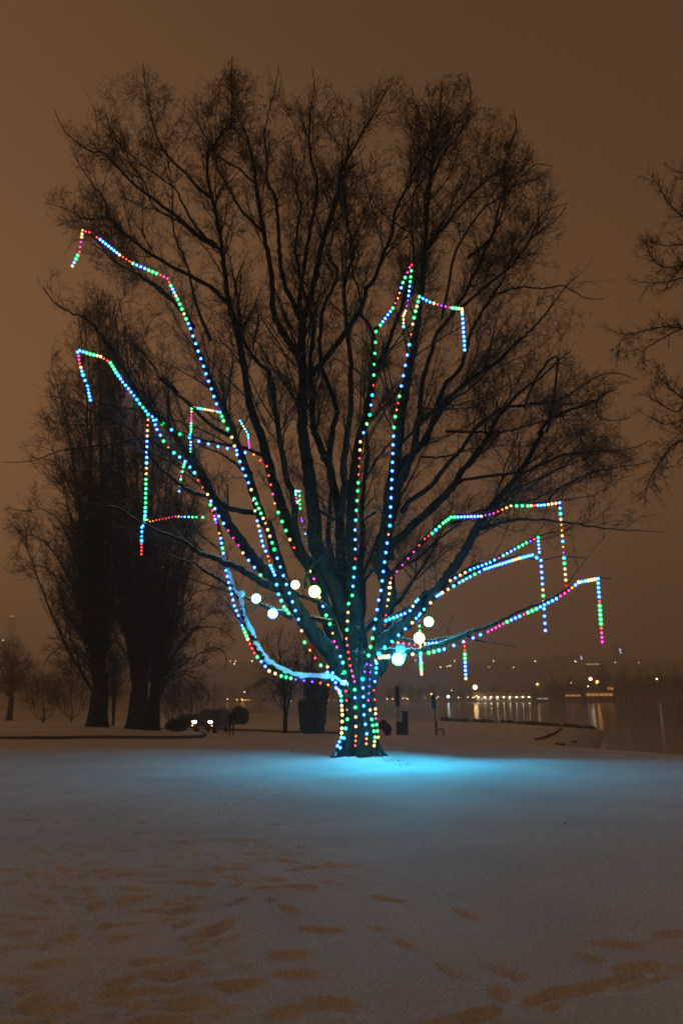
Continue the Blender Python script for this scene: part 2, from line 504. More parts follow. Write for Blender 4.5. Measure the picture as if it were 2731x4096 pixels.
    o = link('snow_ground', mesh_np('snow_ground', V, F), None, m)
    tag(o, 'snow covered lawn with footprints sloping to the dark water', None, None, 'structure')

make_ground()

# water
def make_water():
    m = bpy.data.materials.new('water'); m.use_nodes = True
    n = m.node_tree; L = n.links; bs = n.nodes['Principled BSDF']
    bs.inputs['Base Color'].default_value = (0.05, 0.045, 0.04, 1)
    bs.inputs['Roughness'].default_value = 0.13
    bs.inputs['IOR'].default_value = 1.33
    co = n.nodes.new('ShaderNodeTexCoord')
    t = n.nodes.new('ShaderNodeTexNoise'); t.inputs['Scale'].default_value = 1.6; t.inputs['Detail'].default_value = 4
    L.new(co.outputs['Object'], t.inputs['Vector'])
    bp = n.nodes.new('ShaderNodeBump'); bp.inputs['Strength'].default_value = 0.12; bp.inputs['Distance'].default_value = 0.05
    L.new(t.outputs['Fac'], bp.inputs['Height']); L.new(bp.outputs[0], bs.inputs['Normal'])
    V = np.array([(-1495, 5, WATER_Z), (1495, 5, WATER_Z), (1495, 540, WATER_Z), (-1495, 540, WATER_Z)])
    o = link('water', mesh_np('water', V, np.array([[0, 1, 2, 3]])), None, m)
    tag(o, 'still dark bay reflecting the lights of the far shore', None, None, 'structure')
make_water()

# haze: one closed box of thin snowy air
def make_haze():
    m = bpy.data.materials.new('haze'); m.use_nodes = True
    n = m.node_tree; n.nodes.remove(n.nodes['Principled BSDF'])
    pv = n.nodes.new('ShaderNodeVolumePrincipled')
    pv.inputs['Density'].default_value = HAZE_DENSITY
    pv.inputs['Color'].default_value = (0.99, 0.99, 0.99, 1)
    pv.inputs['Anisotropy'].default_value = 0.6
    n.links.new(pv.outputs[0], n.nodes['Material Output'].inputs['Volume'])
    o = box('haze', (-1510, 1510, -1510, 1512, -6.5, 182), m)
    tag(o, 'thin snowy night air', None, None, 'stuff')
make_haze()
# ------------------------------------------------------------------ growing branches
def resample(pts, n):
    pts = np.asarray(pts, float)
    d = np.r_[0, np.cumsum(np.linalg.norm(np.diff(pts, axis=0), axis=1))]
    s = np.linspace(0, d[-1], n)
    return np.stack([np.interp(s, d, pts[:, k]) for k in range(pts.shape[1])], 1)

def curve_through(pts, per=6):
    """Catmull-Rom through the given rows"""
    p = np.asarray(pts, float)
    if len(p) < 3: return resample(p, per * 2)
    q = np.vstack([2 * p[0] - p[1], p, 2 * p[-1] - p[-2]])
    out = []
    for i in range(1, len(q) - 2):
        t = np.linspace(0, 1, per, endpoint=False)[:, None]
        a, b, c, d = q[i - 1], q[i], q[i + 1], q[i + 2]
        out.append(0.5 * ((2 * b) + (-a + c) * t + (2 * a - 5 * b + 4 * c - d) * t ** 2 + (-a + 3 * b - 3 * c + d) * t ** 3))
    out.append(p[-1:])
    return np.vstack(out)

def spawn(PP, RR, spacing, n, ang, length, t0=0.1, t1=1.0, up=0.15, wig=0.16, rfrac=0.5, rmin=0.004, keep=None, end=True,
          lenpow=0.6, out_center=None, out=0.0, rng=rng, curl=0.0):
    """PP (B,m,3) parents, RR (B,m) radii. Returns children (K,n,3), radii (K,n)."""
    B, m, _ = PP.shape
    seg = np.linalg.norm(np.diff(PP, axis=1), axis=2)
    Ls = seg.sum(1)
    cnt = np.maximum(1, np.floor(Ls * (t1 - t0) / spacing + rng.random(B))).astype(int)
    idx = np.repeat(np.arange(B), cnt)
    K = len(idx)
    t = t0 + (t1 - t0) * rng.random(K)
    if end:     # one carries on from the tip
        idx = np.concatenate([idx, np.arange(B)]); t = np.concatenate([t, np.full(B, 0.995)]); K = len(idx)
    f = t * (m - 1); i = np.minimum(f.astype(int), m - 2); w = (f - i)[:, None]
    p0 = PP[idx, i] * (1 - w) + PP[idx, i + 1] * w
    r0 = RR[idx, i] * (1 - w[:, 0]) + RR[idx, i + 1] * w[:, 0]
    T = PP[idx, i + 1] - PP[idx, i]; T /= np.linalg.norm(T, axis=1, keepdims=True) + 1e-9
    rnd = rng.normal(size=(K, 3)); rnd -= (rnd * T).sum(1, keepdims=True) * T
    rnd /= np.linalg.norm(rnd, axis=1, keepdims=True) + 1e-9
    a = np.radians(rng.normal(ang, ang * 0.25, K))[:, None]
    if end: a[-B:] *= 0.35
    D = T * np.cos(a) + rnd * np.sin(a)
    D[:, 2] += up
    if out_center is not None:
        o = p0 - out_center; o /= np.linalg.norm(o, axis=1, keepdims=True) + 1e-9
        D += out * o
    D /= np.linalg.norm(D, axis=1, keepdims=True)
    ln = length * (0.45 + 0.9 * rng.random(K)) * (1.15 - 0.75 * t) ** lenpow * np.clip(Ls[idx] / np.median(Ls), 0.5, 1.4) ** 0.5
    steps = np.empty((K, n, 3)); steps[:, 0] = 0
    d = D.copy()
    axis = rng.normal(size=(K, 3)) * curl
    for k in range(1, n):
        d = d + rng.normal(size=(K, 3)) * wig + np.cross(axis, d); d[:, 2] += up * 0.25
        d /= np.linalg.norm(d, axis=1, keepdims=True)
        steps[:, k] = d * (ln / (n - 1))[:, None]
    CP = p0[:, None] + np.cumsum(steps, 1)
    rr = np.maximum(r0 * rfrac, rmin)
    CR = rr[:, None] * np.linspace(1, 0.35, n)[None]
    if keep is not None:
        tip = CP[:, -1] + rng.normal(size=(K, 3)) * (0.22 * min(1.0, length))
        k2 = keep(tip)                       # an uneven outline: each tip is judged a little off its place
        CP, CR = CP[k2], CR[k2]
    return CP, CR

TREE_TOP_CENTER = np.array([TREE_X, TREE_Y, 3.0])
CROWN = np.array([(0, 1040), (60, 990), (50, 900), (85, 770), (60, 700), (150, 560), (85, 455), (170, 400), (115, 255), (210, 285), (205, 200), (325, 130), (400, 195),
    (470, 190), (530, 125), (600, 180), (640, 145), (665, 235), (720, 180), (800, 165), (860, 185), (915, 165), (945, 195), (990, 165),
    (1075, 165), (1115, 235), (1195, 255), (1215, 325), (1270, 380), (1278, 450), (1310, 490), (1295, 570), (1335, 615), (1400, 680),
    (1350, 740), (1290, 775), (1240, 800), (1310, 800), (1390, 850), (1445, 860), (1475, 950), (1440, 1000), (1505, 1060), (1440, 1105),
    (1400, 1130), (1520, 1222), (1400, 1215), (1330, 1240), (1310, 1300), (1240, 1250), (1150, 1330), (1060, 1330), (1040, 1500), (1190, 1480), (1130, 1520), (950, 1530), (880, 1440), (880, 1320), (700, 1330),
    (620, 1450), (520, 1480), (430, 1390), (440, 1330), (330, 1300), (250, 1210), (200, 1120), (60, 1090)], float) * 1.74171
def in_crown(p):
    u, v = project(p)
    return inside(CROWN, u, v) & (p[:, 2] > 2.0)

ROOTBARK = bark_material('root_bark', (0.004, 0.0036, 0.003), (0.036, 0.032, 0.027), snow=0.12)
BARK = bark_material('bark', (0.004, 0.0036, 0.003), (0.036, 0.032, 0.027), snow=0.30)
TWIG = bark_material('twig_bark', (0.022, 0.018, 0.016), (0.045, 0.036, 0.030), snow=0.28)

tree = empty('park_tree', (TREE_X, TREE_Y, gz(TREE_X, TREE_Y)),
             'large bare spreading tree strung with coloured lights, on the snowy lawn in the middle', 'tree')
TL = np.array(tree.location)

# limbs: traced course | r at start, r at end (photo px) | offset in depth at start, at end (m) | twig density
LIMBS = [
 ('F 1000,520 925,470 840,428 700,425 560,410 480,380 380,330 300,250 250,170 210,70 I 620,820 590,690 540,590 500,500 455,360 425,220 410,90 H 840,1350 800,1262 775,1180', 24, 9, -0.35, -0.9, 0.12),
 ('F 1010,640 950,540 925,450 870,370 I 1430,1190 1300,1040 1180,880 1080,720 990,570 900,470 780,380 680,270 600,150 500,20 H 850,1180 760,1050 680,890 600,760 500,620 420,500 330,400 200,270 100,150 A 700,940 650,870 590,790 530,735 440,705 340,640 270,540', 46, 4, -0.2, -1.0, 0.9),
 ('I 1180,880 1060,700 970,480 900,250 830,0 H 1230,1300 1150,1050 1090,850 1020,650 940,450 890,320 820,190 760,50 A 1290,1050 1235,930 1180,750 1100,650 1000,565 880,480 700,370 640,290 560,200', 31, 4, -0.3, -0.6, 0.9),
 ('E 590,1130 560,1000 480,850 400,620 330,400 250,100 G 580,1180 500,1000 450,850 400,700 340,500 290,300 230,150 190,0 L 440,1568 400,1350 370,1230 335,1100 310,900 290,750 250,520 210,350 205,180 240,130 310,30 M 1105,500 1120,400 1120,280 1120,150', 38, 3, 0.0, 2.0, 1.0),
 ('E 400,620 320,400 230,150 G 560,1060 540,800 480,600 430,300 L 590,1568 530,1500 450,1390 370,1230', 24, 13, 0.1, 0.5, 0.5),
 ('E 640,1150 610,950 560,640 430,250 G 720,1150 705,950 680,800 660,600 630,400 605,200 610,0 L 800,1568 792,1350 805,1200 840,1120 880,950 920,750 980,570 1020,450 1045,300 O 110,520 180,400 240,300 330,130', 46, 4, 0.2, 1.6, 1.0),
 ('L 800,1230 750,1130 690,1000 660,850 650,700 640,550 625,440 580,350 575,200 560,80 M 1290,450 1320,330 1345,200', 16, 3, 0.9, -0.8, 0.9),
 ('L 795,1480 740,1400 650,1250 615,1150 605,950 570,750 545,600 510,400 490,250 460,100 430,20 M 1170,480 1110,380 1060,300', 21, 3, 0.7, 3.0, 0.9),
 ('L 795,1240 780,1080 800,950 840,700 880,500 890,350 850,200 840,50 S 1245,430 1256,350 1250,270', 14, 3, 0.8, -2.0, 0.9),
 ('L 845,1568 880,1540 1000,1400 1100,1250 1170,1140 1200,1030 1260,950 1310,800 1360,680 1380,550 1440,420 1480,360 O 420,600 480,500 520,400 560,330 610,230 660,140', 17, 3, 0.6, -1.5, 0.9),
 ('E 650,1150 630,1000 560,600 530,300 G 915,1300 905,1150 895,900 855,700 810,500 780,450 720,300 690,220 680,80 L 850,1450 870,1250 820,1080 760,820 770,640 790,520 760,400 800,260 830,50', 34, 3, 0.5, 3.5, 0.8),
 ('G 858,720 815,470 840,250 870,50 L 920,1520 910,1350 930,1150 1000,1000 1020,900 960,830 1000,650 960,480 870,330 840,180', 17, 3, 0.9, 4.2, 0.7),
 ('G 900,950 935,700 930,500 960,250 985,80 L 1100,1500 1085,1350 1070,1200 1060,1000 1110,850 1120,780 1090,650 1060,450 1045,250 1060,60', 20, 3, 0.6, -1.2, 0.8),
 ('E 690,1150 680,1000 640,650 590,250 G 1000,1250 985,1000 1000,700 1020,500 1060,280 1110,130 B 735,1330 770,1130 790,1040 850,950 900,800 940,700 1000,520 1080,330 1180,180 1240,30', 38, 4, 0.3, 1.4, 0.9),
 ('B 780,1070 768,950 768,830 730,760 700,720 690,600 640,440 620,200 600,20', 13, 4, 0.6, -0.4, 0.6),
 ('B 776,815 815,780 890,690 940,580 985,470 1025,370 1010,200 1020,0 O 430,700 460,550 450,450 435,300 420,180', 10, 3, 0.3, -0.4, 0.8),
 ('F 1070,620 1110,480 1150,300 E 800,950 850,600 900,200 G 1215,1300 1260,1050 1290,800 1330,500 1375,200 K 360,640 400,430 425,260 450,100 L 1568,740 O 500,700 520,500 555,300 560,150', 54, 4, -0.1, 0.4, 0.9),
 ('G 1290,1000 1340,800 1390,500 K 420,1100 480,1000 560,880 640,780 740,720 860,600', 24, 4, 0.3, 3.0, 0.9),
 ('G 1270,1080 K 300,1340 400,1100 420,930 500,870 560,835 640,750 780,630 930,540 1050,420 1130,350 1250,210 1330,100 1400,20', 20, 4, 0.4, -2.4, 1.0),
 ('K 330,1290 390,1120 430,900 460,650 500,520 540,380 620,270 700,150 760,30 O 780,950 850,800 870,650 860,550 920,370 905,290', 16, 3, 0.7, 2.2, 1.0),
 ('K 470,1060 520,900 590,700 680,600 720,500 760,350 860,180 960,20 O 900,1000 960,900 1060,780 1165,740', 15, 3, 0.8, 4.2, 1.0),
 ('K 320,1490 380,1410 510,1320 600,1200 700,1090 800,950 940,840 1080,820 1200,800 1300,790 1400,730 1540,640 J 260,1400 380,1440', 15, 3, 0.3, -2.6, 0.9),
 ('G 1310,1150 K 400,1560 550,1430 640,1330 700,1230 800,1120 900,940 960,850 1080,720 1200,640 1300,540 1390,470', 24, 4, 0.2, 2.6, 1.0),
 ('E 700,1000 760,880 870,700 960,620 1080,520 1200,400 1300,290 1400,180 1480,60 D 430,680 480,600 530,500 570,440 630,370 700,290 760,200 800,130 850,40 K 1180,1000 1260,900 1400,840 1560,780 J 150,1540 260,1500', 38, 4, -0.2, -1.6, 1.0),
 ('D 535,528 620,505 720,480 850,485 1000,500 1120,520 1200,530 1350,540 1470,545', 10, 2.5, -0.7, -3.0, 0.9),
 ('K 640,1350 700,1290 880,1260 1040,1240 1100,1230 1200,1180 1330,1130 1450,1110 D 1000,150 1100,140 1200,130 1300,120 1400,80', 9, 3, 0.9, 3.4, 0.9),
 ('D 740,250 860,195 950,155 1100,140', 8, 4, -0.9, 0.6, 0.6),
 ('D 880,390 930,330 1060,260 1110,235 1240,215 1370,195 1420,170', 6, 2.5, -1.2, -2.0, 0.8),
 ('K 1090,840 1180,620 1300,520 D 880,0 K 1240,960 1290,830 1450,800 1540,790 J 150,1680 300,1690 380,1640', 7, 2.5, -1.0, -3.4, 0.6),
 ('G 1290,1400 D 30,800 110,735 200,690 300,600 400,520 470,480', 13, 6, -0.1, 0.6, 0.4),
 ('D 60,790 140,700 231,605 309,525 386,462 500,458 603,440 691,400 803,398 861,398 940,385 1050,368 1120,360', 14, 3, -0.4, -1.9, 0.7),
 ('G 1300,1250 D 90,600 190,510 300,400 400,300 440,240 520,120 600,40', 18, 6, 0.1, 1.2, 0.7),
 ('E 860,540 960,480 1060,420 1150,370 D 260,850 315,860 400,812 450,777 555,722 667,680 742,665 840,688 950,670 1080,680', 13, 3, -0.4, -1.6, 0.25),
 ('D 380,788 450,745 513,708 585,698 652,658 728,612 829,566 900,545 980,530 1040,480', 8, 3, -0.9, -1.4, 0.2),
 ('E 790,830 820,805 900,795 1060,795 1200,790 D 260,1135 340,1112 430,1080 500,1048 560,1030 640,998 730,952 850,905 930,868 1000,820 1060,790 1130,775 1200,785', 17, 3, -0.4, -3.6, 0.12),
 ('E 960,670 1060,690 1180,710 D 230,1105 300,1095 400,1078 470,1055 530,1045 570,1030', 7, 5, -0.7, -1.1, 0.1),
 ('D 470,1075 530,1100 600,1108 720,1132', 6, 2.5, -1.1, -1.3, 1.2),
 ('H 1190,1232 1050,1222 930,1192 840,1135 740,1085 600,1050 500,990 400,900 300,820 220,710 150,600 80,520 0,460 C 560,100 470,50 400,0', 15, 3, 0.2, -3.2, 0.5),
 ('I 980,600 920,570 760,500 600,400 450,340 300,280 200,240 100,160 0,110 C 730,640 620,565 520,550 400,530', 22, 3, -0.3, -3.0, 0.5),
 ('I 480,545 400,490 290,430 230,380 150,330 0,290 C 860,780 845,740', 9, 3, -0.9, -1.6, 0.3),
 ('H 940,540 860,500 800,470 730,420 620,310 540,230 430,140 330,20 A 1120,1210 1020,1140 960,1040 900,960 830,900 710,815 620,800', 12, 3, -0.2, 1.8, 0.6),
 ('H 1245,725 1080,655 900,620 720,590 560,530 450,500 395,462', 11, 6, -0.3, -0.7, 0.2),
 ('H 330,545 200,565 C 770,200 700,205 560,235 400,250 300,270 200,310 100,325 15,325', 7, 2.5, -0.9, -2.8, 0.9),
 ('H 1080,870 950,760 850,700 720,650 640,600', 8, 4, 0.0, 1.0, 0.4),
 ('I 1050,830 950,785 850,745 760,700 650,655 590,610', 14, 6, -0.5, -1.3, 0.2),
 ('I 1420,870 1300,850 1200,830 1130,790', 15, 14, -0.2, 0.5, 0.2),
 ('I 1370,760 1290,690 1200,660 1100,625 1020,600', 14, 10, -0.1, 0.2, 0.2),
 ('I 1000,640 920,632 840,645 770,670', 6, 4, -0.5, -1.2, 0.2),
 ('I 1170,560 1180,440 1260,330 1380,220 1480,200', 9, 3, -0.6, -2.0, 0.9),
 ('A 1440,660 1340,560 1200,480 1050,400 920,320 830,250 760,190 690,112 600,122 510,112 450,70 400,50 300,20', 13, 3, 0.4, 2.4, 1.0),
 ('A 1390,315 1240,230 1150,150 1080,110 960,40 M 700,760 620,650 600,560', 9, 3, 0.8, -1.4, 1.0),
 ('M 1040,1060 940,1000 860,930 740,840 640,760 550,670 500,620 420,600 330,530 290,470 265,410', 12, 3, 0.6, 2.6, 1.0),
 ('M 1015,830 960,790 900,720 800,620 760,540 730,440 700,290 690,180', 10, 3, 0.8, 3.2, 1.0),
 ('A 1320,880 1230,650 1180,420 1090,200 M 830,780 800,620', 10, 3, 0.1, -2.2, 1.0),
 ('A 1220,800 1090,640 1000,550 880,470 760,410 650,300 600,230', 9, 3, 0.1, 2.4, 0.8),
 ('L 545,670 430,550 360,440 300,330 250,230 235,140 160,20', 9, 4, 1.1, -0.2, 0.8),
 ('L 490,360 400,270 330,240 240,170', 7, 5, 1.8, 1.2, 0.6),
 ('L 200,720 120,620 40,480 0,400 M 720,700 600,600 520,520', 8, 3, 0.5, -2.6, 1.0),
 ('M 520,930 500,840 400,700 370,650', 6, 3, 1.5, 0.6, 1.0),
 ('O 490,960 600,820 700,700 800,610 870,540 920,370', 9, 3, 0.5, -2.6, 1.0),
 ('O 480,800 490,680 560,520 650,400 700,300 695,130', 8, 3, 0.4, 2.2, 1.0),
 ('O 330,880 330,830 420,700 520,560', 6, 3, 0.2, -2.0, 0.8),
 ('O 410,880 330,830 260,770 210,690', 5, 3, 0.0, 1.2, 0.8),
 ('O 690,1000 800,900 840,750 880,640 960,560 1010,480', 9, 3, 1.2, 5.0, 1.0),
 ('O 790,1200 850,1170 940,1145 1050,1150 1150,1140 1250,1195 1340,1200', 7, 3, 1.8, 0.0, 1.0),
 ('O 640,1260 760,1150 900,1040 1000,900 1100,830 1160,760', 9, 3, 0.6, -3.6, 1.0),
 ('O 560,1300 620,1000 680,880 760,770 860,700 1000,560 1100,560', 8, 3, 0.5, -4.4, 1.0),
 ('G 1180,880 1100,930 1050,940', 8, 6, 0.3, 0.1, 0.2),
 ('G 1060,680 1120,590 1200,450 1290,340', 8, 8, 0.3, 0.2, 0.2),
 ('G 860,940 780,890 710,850', 13, 10, 0.6, 0.6, 0.1),
 ('L 900,1568 920,1480 980,1420', 6, 6, 0.6, 0.6, 0.1),
 ('K 640,1560 760,1500 900,1460 1020,1440 1160,1400 1300,1340 1440,1290 D 1100,240', 8, 3, 0.4, 3.4, 0.7),
 ('K 440,1140 600,1140 760,1090 900,1070 1100,1080', 6, 3, 0.8, 2.4, 0.8),
 ('K 600,980 780,985 980,980 1150,930 1300,890 1500,860', 8, 3, 0.9, 3.0, 0.8),
 ('K 420,830 560,840 760,830 900,760', 6, 3, 0.8, 3.6, 0.8),
]
# hidden side limbs, leaning away from and towards the camera, so that the crown is full from every side
for ang, tilt, ln in ((90, 52, 11), (70, 38, 13), (112, 36, 13), (100, 66, 9), (60, 60, 10)):
    LIMBS.append(((ang, tilt, ln), 0, 0, 0, 0, 0.55))

def build_tree():
    # trunk with root flare
    n_r, n_z = 110, 60
    rows = []
    zs = np.linspace(0, 1, n_z) ** 1.25
    gz0 = TL[2]
    base = np.array(P(1432, 3018, TREE_Y)); top = np.array(P(1426, 2590, TREE_Y))
    V = []
    a = np.arange(n_r) * 2 * math.pi / n_r
    for t in zs:
        c = np.array([np.interp(t, [0, 0.45, 1], [base[0], P(1431, 2800, TREE_Y)[0], top[0]]), TREE_Y + 0.1 * t + 0.42 * smooth(0.72, 1.0, t), gz0 - 0.25 + t * (top[2] - gz0 + 0.25)])
        h = c[2] - gz0
        r = 0.445 + 0.16 * math.exp(-max(h, 0) / 0.28) + 0.03 * smooth(1.6, 2.4, h) - 0.34 * smooth(2.55, 3.25, h)
        butt = 0.13 * math.exp(-max(h, -0.2) / 0.24) * (np.cos(5 * a + 0.7) + 0.5 * np.cos(3 * a + 2.0) + 0.4 * np.cos(8 * a))
        ridge = 0.042 * np.abs(np.sin(9 * a + 1.2 * h + 1.2 * np.sin(1.9 * h + 2 * a))) + 0.018 * np.sin(23 * a - 2 * h + np.sin(4 * h)) + 0.02 * vnoise(a * 3 + 3, np.full_like(a, h * 3.0))
        lump = 0.035 * np.cos(2 * a + h) + 0.03 * np.cos(3 * a - 1.3 * h)
        rr = r + butt + ridge + lump * smooth(0.1, 1, h)
        V.append(np.stack([c[0] + rr * np.cos(a), c[1] + rr * np.sin(a), np.full_like(a, c[2])], 1))
    V = np.concatenate(V) - TL
    i = np.arange(n_z - 1)[:, None] * n_r; j = np.arange(n_r)[None]; j2 = (j + 1) % n_r
    F = np.stack([i + j, i + j2, i + n_r + j2, i + n_r + j], -1).reshape(-1, 4)
    link('trunk', mesh_np('trunk', V, F), tree, BARK)
    # low surface roots reaching out under the snow
    for k, (ang, ln) in enumerate(((-2.75, 0.95), (-2.2, 0.75), (-1.5, 0.6), (-0.9, 0.8), (-0.35, 1.25), (0.4, 0.9), (1.9, 0.8), (2.8, 1.0))):
        pts = []
        for t in np.linspace(0, 1, 9):
            rr = 0.36 + ln * 0.62 * t
            x = TREE_X + rr * math.cos(ang + 0.2 * math.sin(3 * t + k)); y = TREE_Y + rr * math.sin(ang + 0.2 * math.sin(3 * t + k))
            pts.append((x, y, gz(x, y) + 0.16 * (1 - t) ** 2.2 - 0.06 * t - 0.06))
        b = Bag(); b.tube(np.array(pts) - TL, np.linspace(0.12, 0.02, 9), 8); b.build('root', ROOTBARK, tree)
    # limbs
    L1P, L1R, dens = [], [], []
    for spec in LIMBS:
        if isinstance(spec[0], tuple):
            ang, tilt, ln = spec[0]
            ang = math.radians(ang)
            p0 = np.array([TREE_X, TREE_Y + 0.15, 3.2]); pts = [p0]; d = np.array([math.cos(ang) * math.sin(math.radians(tilt)), math.sin(ang) * math.sin(math.radians(tilt)), math.cos(math.radians(tilt))])
            for k in range(9):
                d = d + rng.normal(size=3) * 0.08 + np.array([0, 0, 0.05]); d /= np.linalg.norm(d)
                pts.append(pts[-1] + d * ln / 9)
            c = curve_through(pts, 4); r = np.linspace(0.13, 0.02, len(c)) if tilt < 64 else np.linspace(0.12, 0.02, len(c))
        else:
            txt, r0, r1, y0, y1, dn = spec
            q = parse(txt)
            uv = np.array([(a, b) for a, b, _ in q])
            s = np.r_[0, np.cumsum(np.linalg.norm(np.diff(uv, axis=0), axis=1))]; s /= s[-1]
            Y = TREE_Y + 0.05 + y0 + (y1 - y0) * s
            pts = np.array([P(a, b, y) for (a, b), y in zip(uv, Y)])
            c = curve_through(pts, 5)
            ss = np.linspace(0, 1, len(c))
            r0 *= 0.86; r1 *= 0.55
            rp = r1 + (r0 - r1) * (1 - ss) ** 1.12
            r = rp / FPX * np.interp(ss, s, Y) * 0.97
            r = r * (1 + 0.06 * np.sin(np.arange(len(c)) * 1.7))
            if r0 > 20: r = r * np.clip(0.55 + ss / 0.08 * 0.45, 0, 1)
        w = rng.normal(size=c.shape) * 0.012; w[0] = 0
        c = c + w * np.minimum(1, (r[:, None] / 0.03))
        b = Bag(); b.tube(c - TL, r, 10); b.build('limb', BARK, tree)
        L1P.append(c); L1R.append(r); dens.append(spec[5])
    # snow lying along the low left limb
    c, r = L1P[0], L1R[0]
    k = int(len(c) * 0.80)
    top_c = c[3:k] + np.array([0, -0.015, 0]) + np.stack([np.zeros(k - 3), np.zeros(k - 3), r[3:k] * 0.42], 1)
    b = Bag(); b.tube(top_c - TL, r[3:k] * (0.86 + 0.09 * np.sin(np.arange(k - 3) * 0.9)) + 0.004, 10)
    b.build('snow_cover', mat('lying_snow', (0.80, 0.82, 0.84), 0.8, noise=(12, 0.06), bump=(0.4, 0.02)), tree)
    for li, f0, f1 in ((39, 0.1, 0.8), (44, 0.1, 0.9), (45, 0.1, 0.9), (37, 0.05, 0.7), (38, 0.3, 0.9)):
        c, r = L1P[li], L1R[li]; a0 = int(len(c) * f0); a1 = int(len(c) * f1)
        cc = c[a0:a1] + np.stack([np.zeros(a1 - a0)] * 2 + [r[a0:a1] * 0.5], 1)
        b = Bag(); b.tube(cc - TL, r[a0:a1] * 0.72 + 0.002, 8); b.build('snow_cover', MATS['lying_snow'], tree)
    # branches growing from the limbs
    N = 24
    PP = np.stack([resample(np.c_[c, r], N) for c, r in zip(L1P, L1R)])
    RR = PP[..., 3]; PP = PP[..., :3]; dens = np.array(dens)
    ctr = TREE_TOP_CENTER
    allP, allR = [], []
    for lo, hi, sp in ((0.8, 2, 0.46), (0.35, 0.8, 0.75), (0.0, 0.35, 1.9)):
        m = (dens >= lo) & (dens < hi)
        if m.any():
            a, b = spawn(PP[m], RR[m], sp * 0.66, 9, 40, 2.5, t0=0.36, up=0.10, wig=0.09, rfrac=0.36, rmin=0.010, keep=in_crown, out_center=ctr, out=0.42)
            allP.append(a); allR.append(b)
    P2 = np.concatenate(allP); R2 = np.minimum(np.concatenate(allR), 0.024)
    P3, R3 = spawn(P2, R2, 0.25, 7, 44, 1.0, t0=0.12, up=0.04, wig=0.15, rfrac=0.55, rmin=0.008, keep=in_crown, out_center=ctr, out=0.18)
    P3b, R3b = spawn(PP, RR, 0.62, 7, 55, 0.9, t0=0.12, up=0.05, wig=0.17, rfrac=0.12, rmin=0.008, keep=in_crown)
    R3b = np.minimum(R3b, 0.013)
    P3 = np.concatenate([P3, P3b]); R3 = np.concatenate([R3, R3b])
    P4, R4 = spawn(P3, R3, 0.115, 4, 50, 0.40, t0=0.1, up=0.03, wig=0.20, rfrac=0.7, rmin=0.0062, keep=in_crown)
    P5, R5 = spawn(P4, R4, 0.13, 3, 48, 0.19, t0=0.2, up=0.02, wig=0.2, rfrac=0.8, rmin=0.0050, keep=in_crown, end=False)
    print('branches', len(P2), len(P3), len(P4), len(P5))
    b = Bag(); b.add(*tubes(P2 - TL, R2, 5)); o = b.build('branches', TWIG, tree); o['kind'] = 'stuff'
    b = Bag()
    b.add(*tubes(P3 - TL, R3, 3)); b.add(*tubes(P4 - TL, R4, 3)); b.add(*tubes(P5 - TL, R5, 3))
    o = b.build('twigs', TWIG, tree, smooth=True); o['kind'] = 'stuff'
build_tree()

# ------------------------------------------------------------------ strings of lights
LEDNAME = {'b': 'blue', 'c': 'cyan', 'g': 'green', 'w': 'warm_white', 'o': 'orange', 'r': 'red', 'm': 'magenta', 'v': 'violet'}
for k, c in LED.items():
    m = bpy.data.materials.new('led_' + LEDNAME[k]); m.use_nodes = True     # coloured clear plastic; its emission stands in for the halo round the bulb
    n = m.node_tree; n.nodes.remove(n.nodes['Principled BSDF'])
    tr = n.nodes.new('ShaderNodeBsdfTransparent'); tr.inputs[0].default_value = (*c, 1)
    em = n.nodes.new('ShaderNodeEmission'); em.inputs[0].default_value = (*GLOW[k], 1); em.inputs[1].default_value = 1.15
    ad = n.nodes.new('ShaderNodeAddShader')
    n.links.new(tr.outputs[0], ad.inputs[0]); n.links.new(em.outputs[0], ad.inputs[1]); n.links.new(ad.outputs[0], n.nodes['Material Output'].inputs[0])
    m.cycles.emission_sampling = 'NONE'
    MATS[m.name] = m
    mat('core_' + LEDNAME[k], (0.5, 0.5, 0.5), 0.4, emit=((1.0, 0.93, 0.88), LED_POWER[k]))
BULB = {}
def bulb_mesh(k, r):
    key = (k, round(r, 4))
    if key not in BULB:
        bm = bmesh.new()
        bmesh.ops.create_uvsphere(bm, u_segments=8, v_segments=6, radius=r * 1.38)
        nf = len(bm.faces)
        bmesh.ops.create_icosphere(bm, subdivisions=1, radius=r * 0.66)
        bm.faces.ensure_lookup_table()
        for i, f in enumerate(bm.faces):
            f.material_index = 0 if i < nf else 1; f.smooth = True
        me = bpy.data.meshes.new('bulb'); bm.to_mesh(me); bm.free()
        me.materials.append(MATS['led_' + LEDNAME[k]]); me.materials.append(MATS['core_' + LEDNAME[k]])
        BULB[key] = me
    return BULB[key]
CABLE = mat('cable', (0.02, 0.03, 0.02), 0.6)

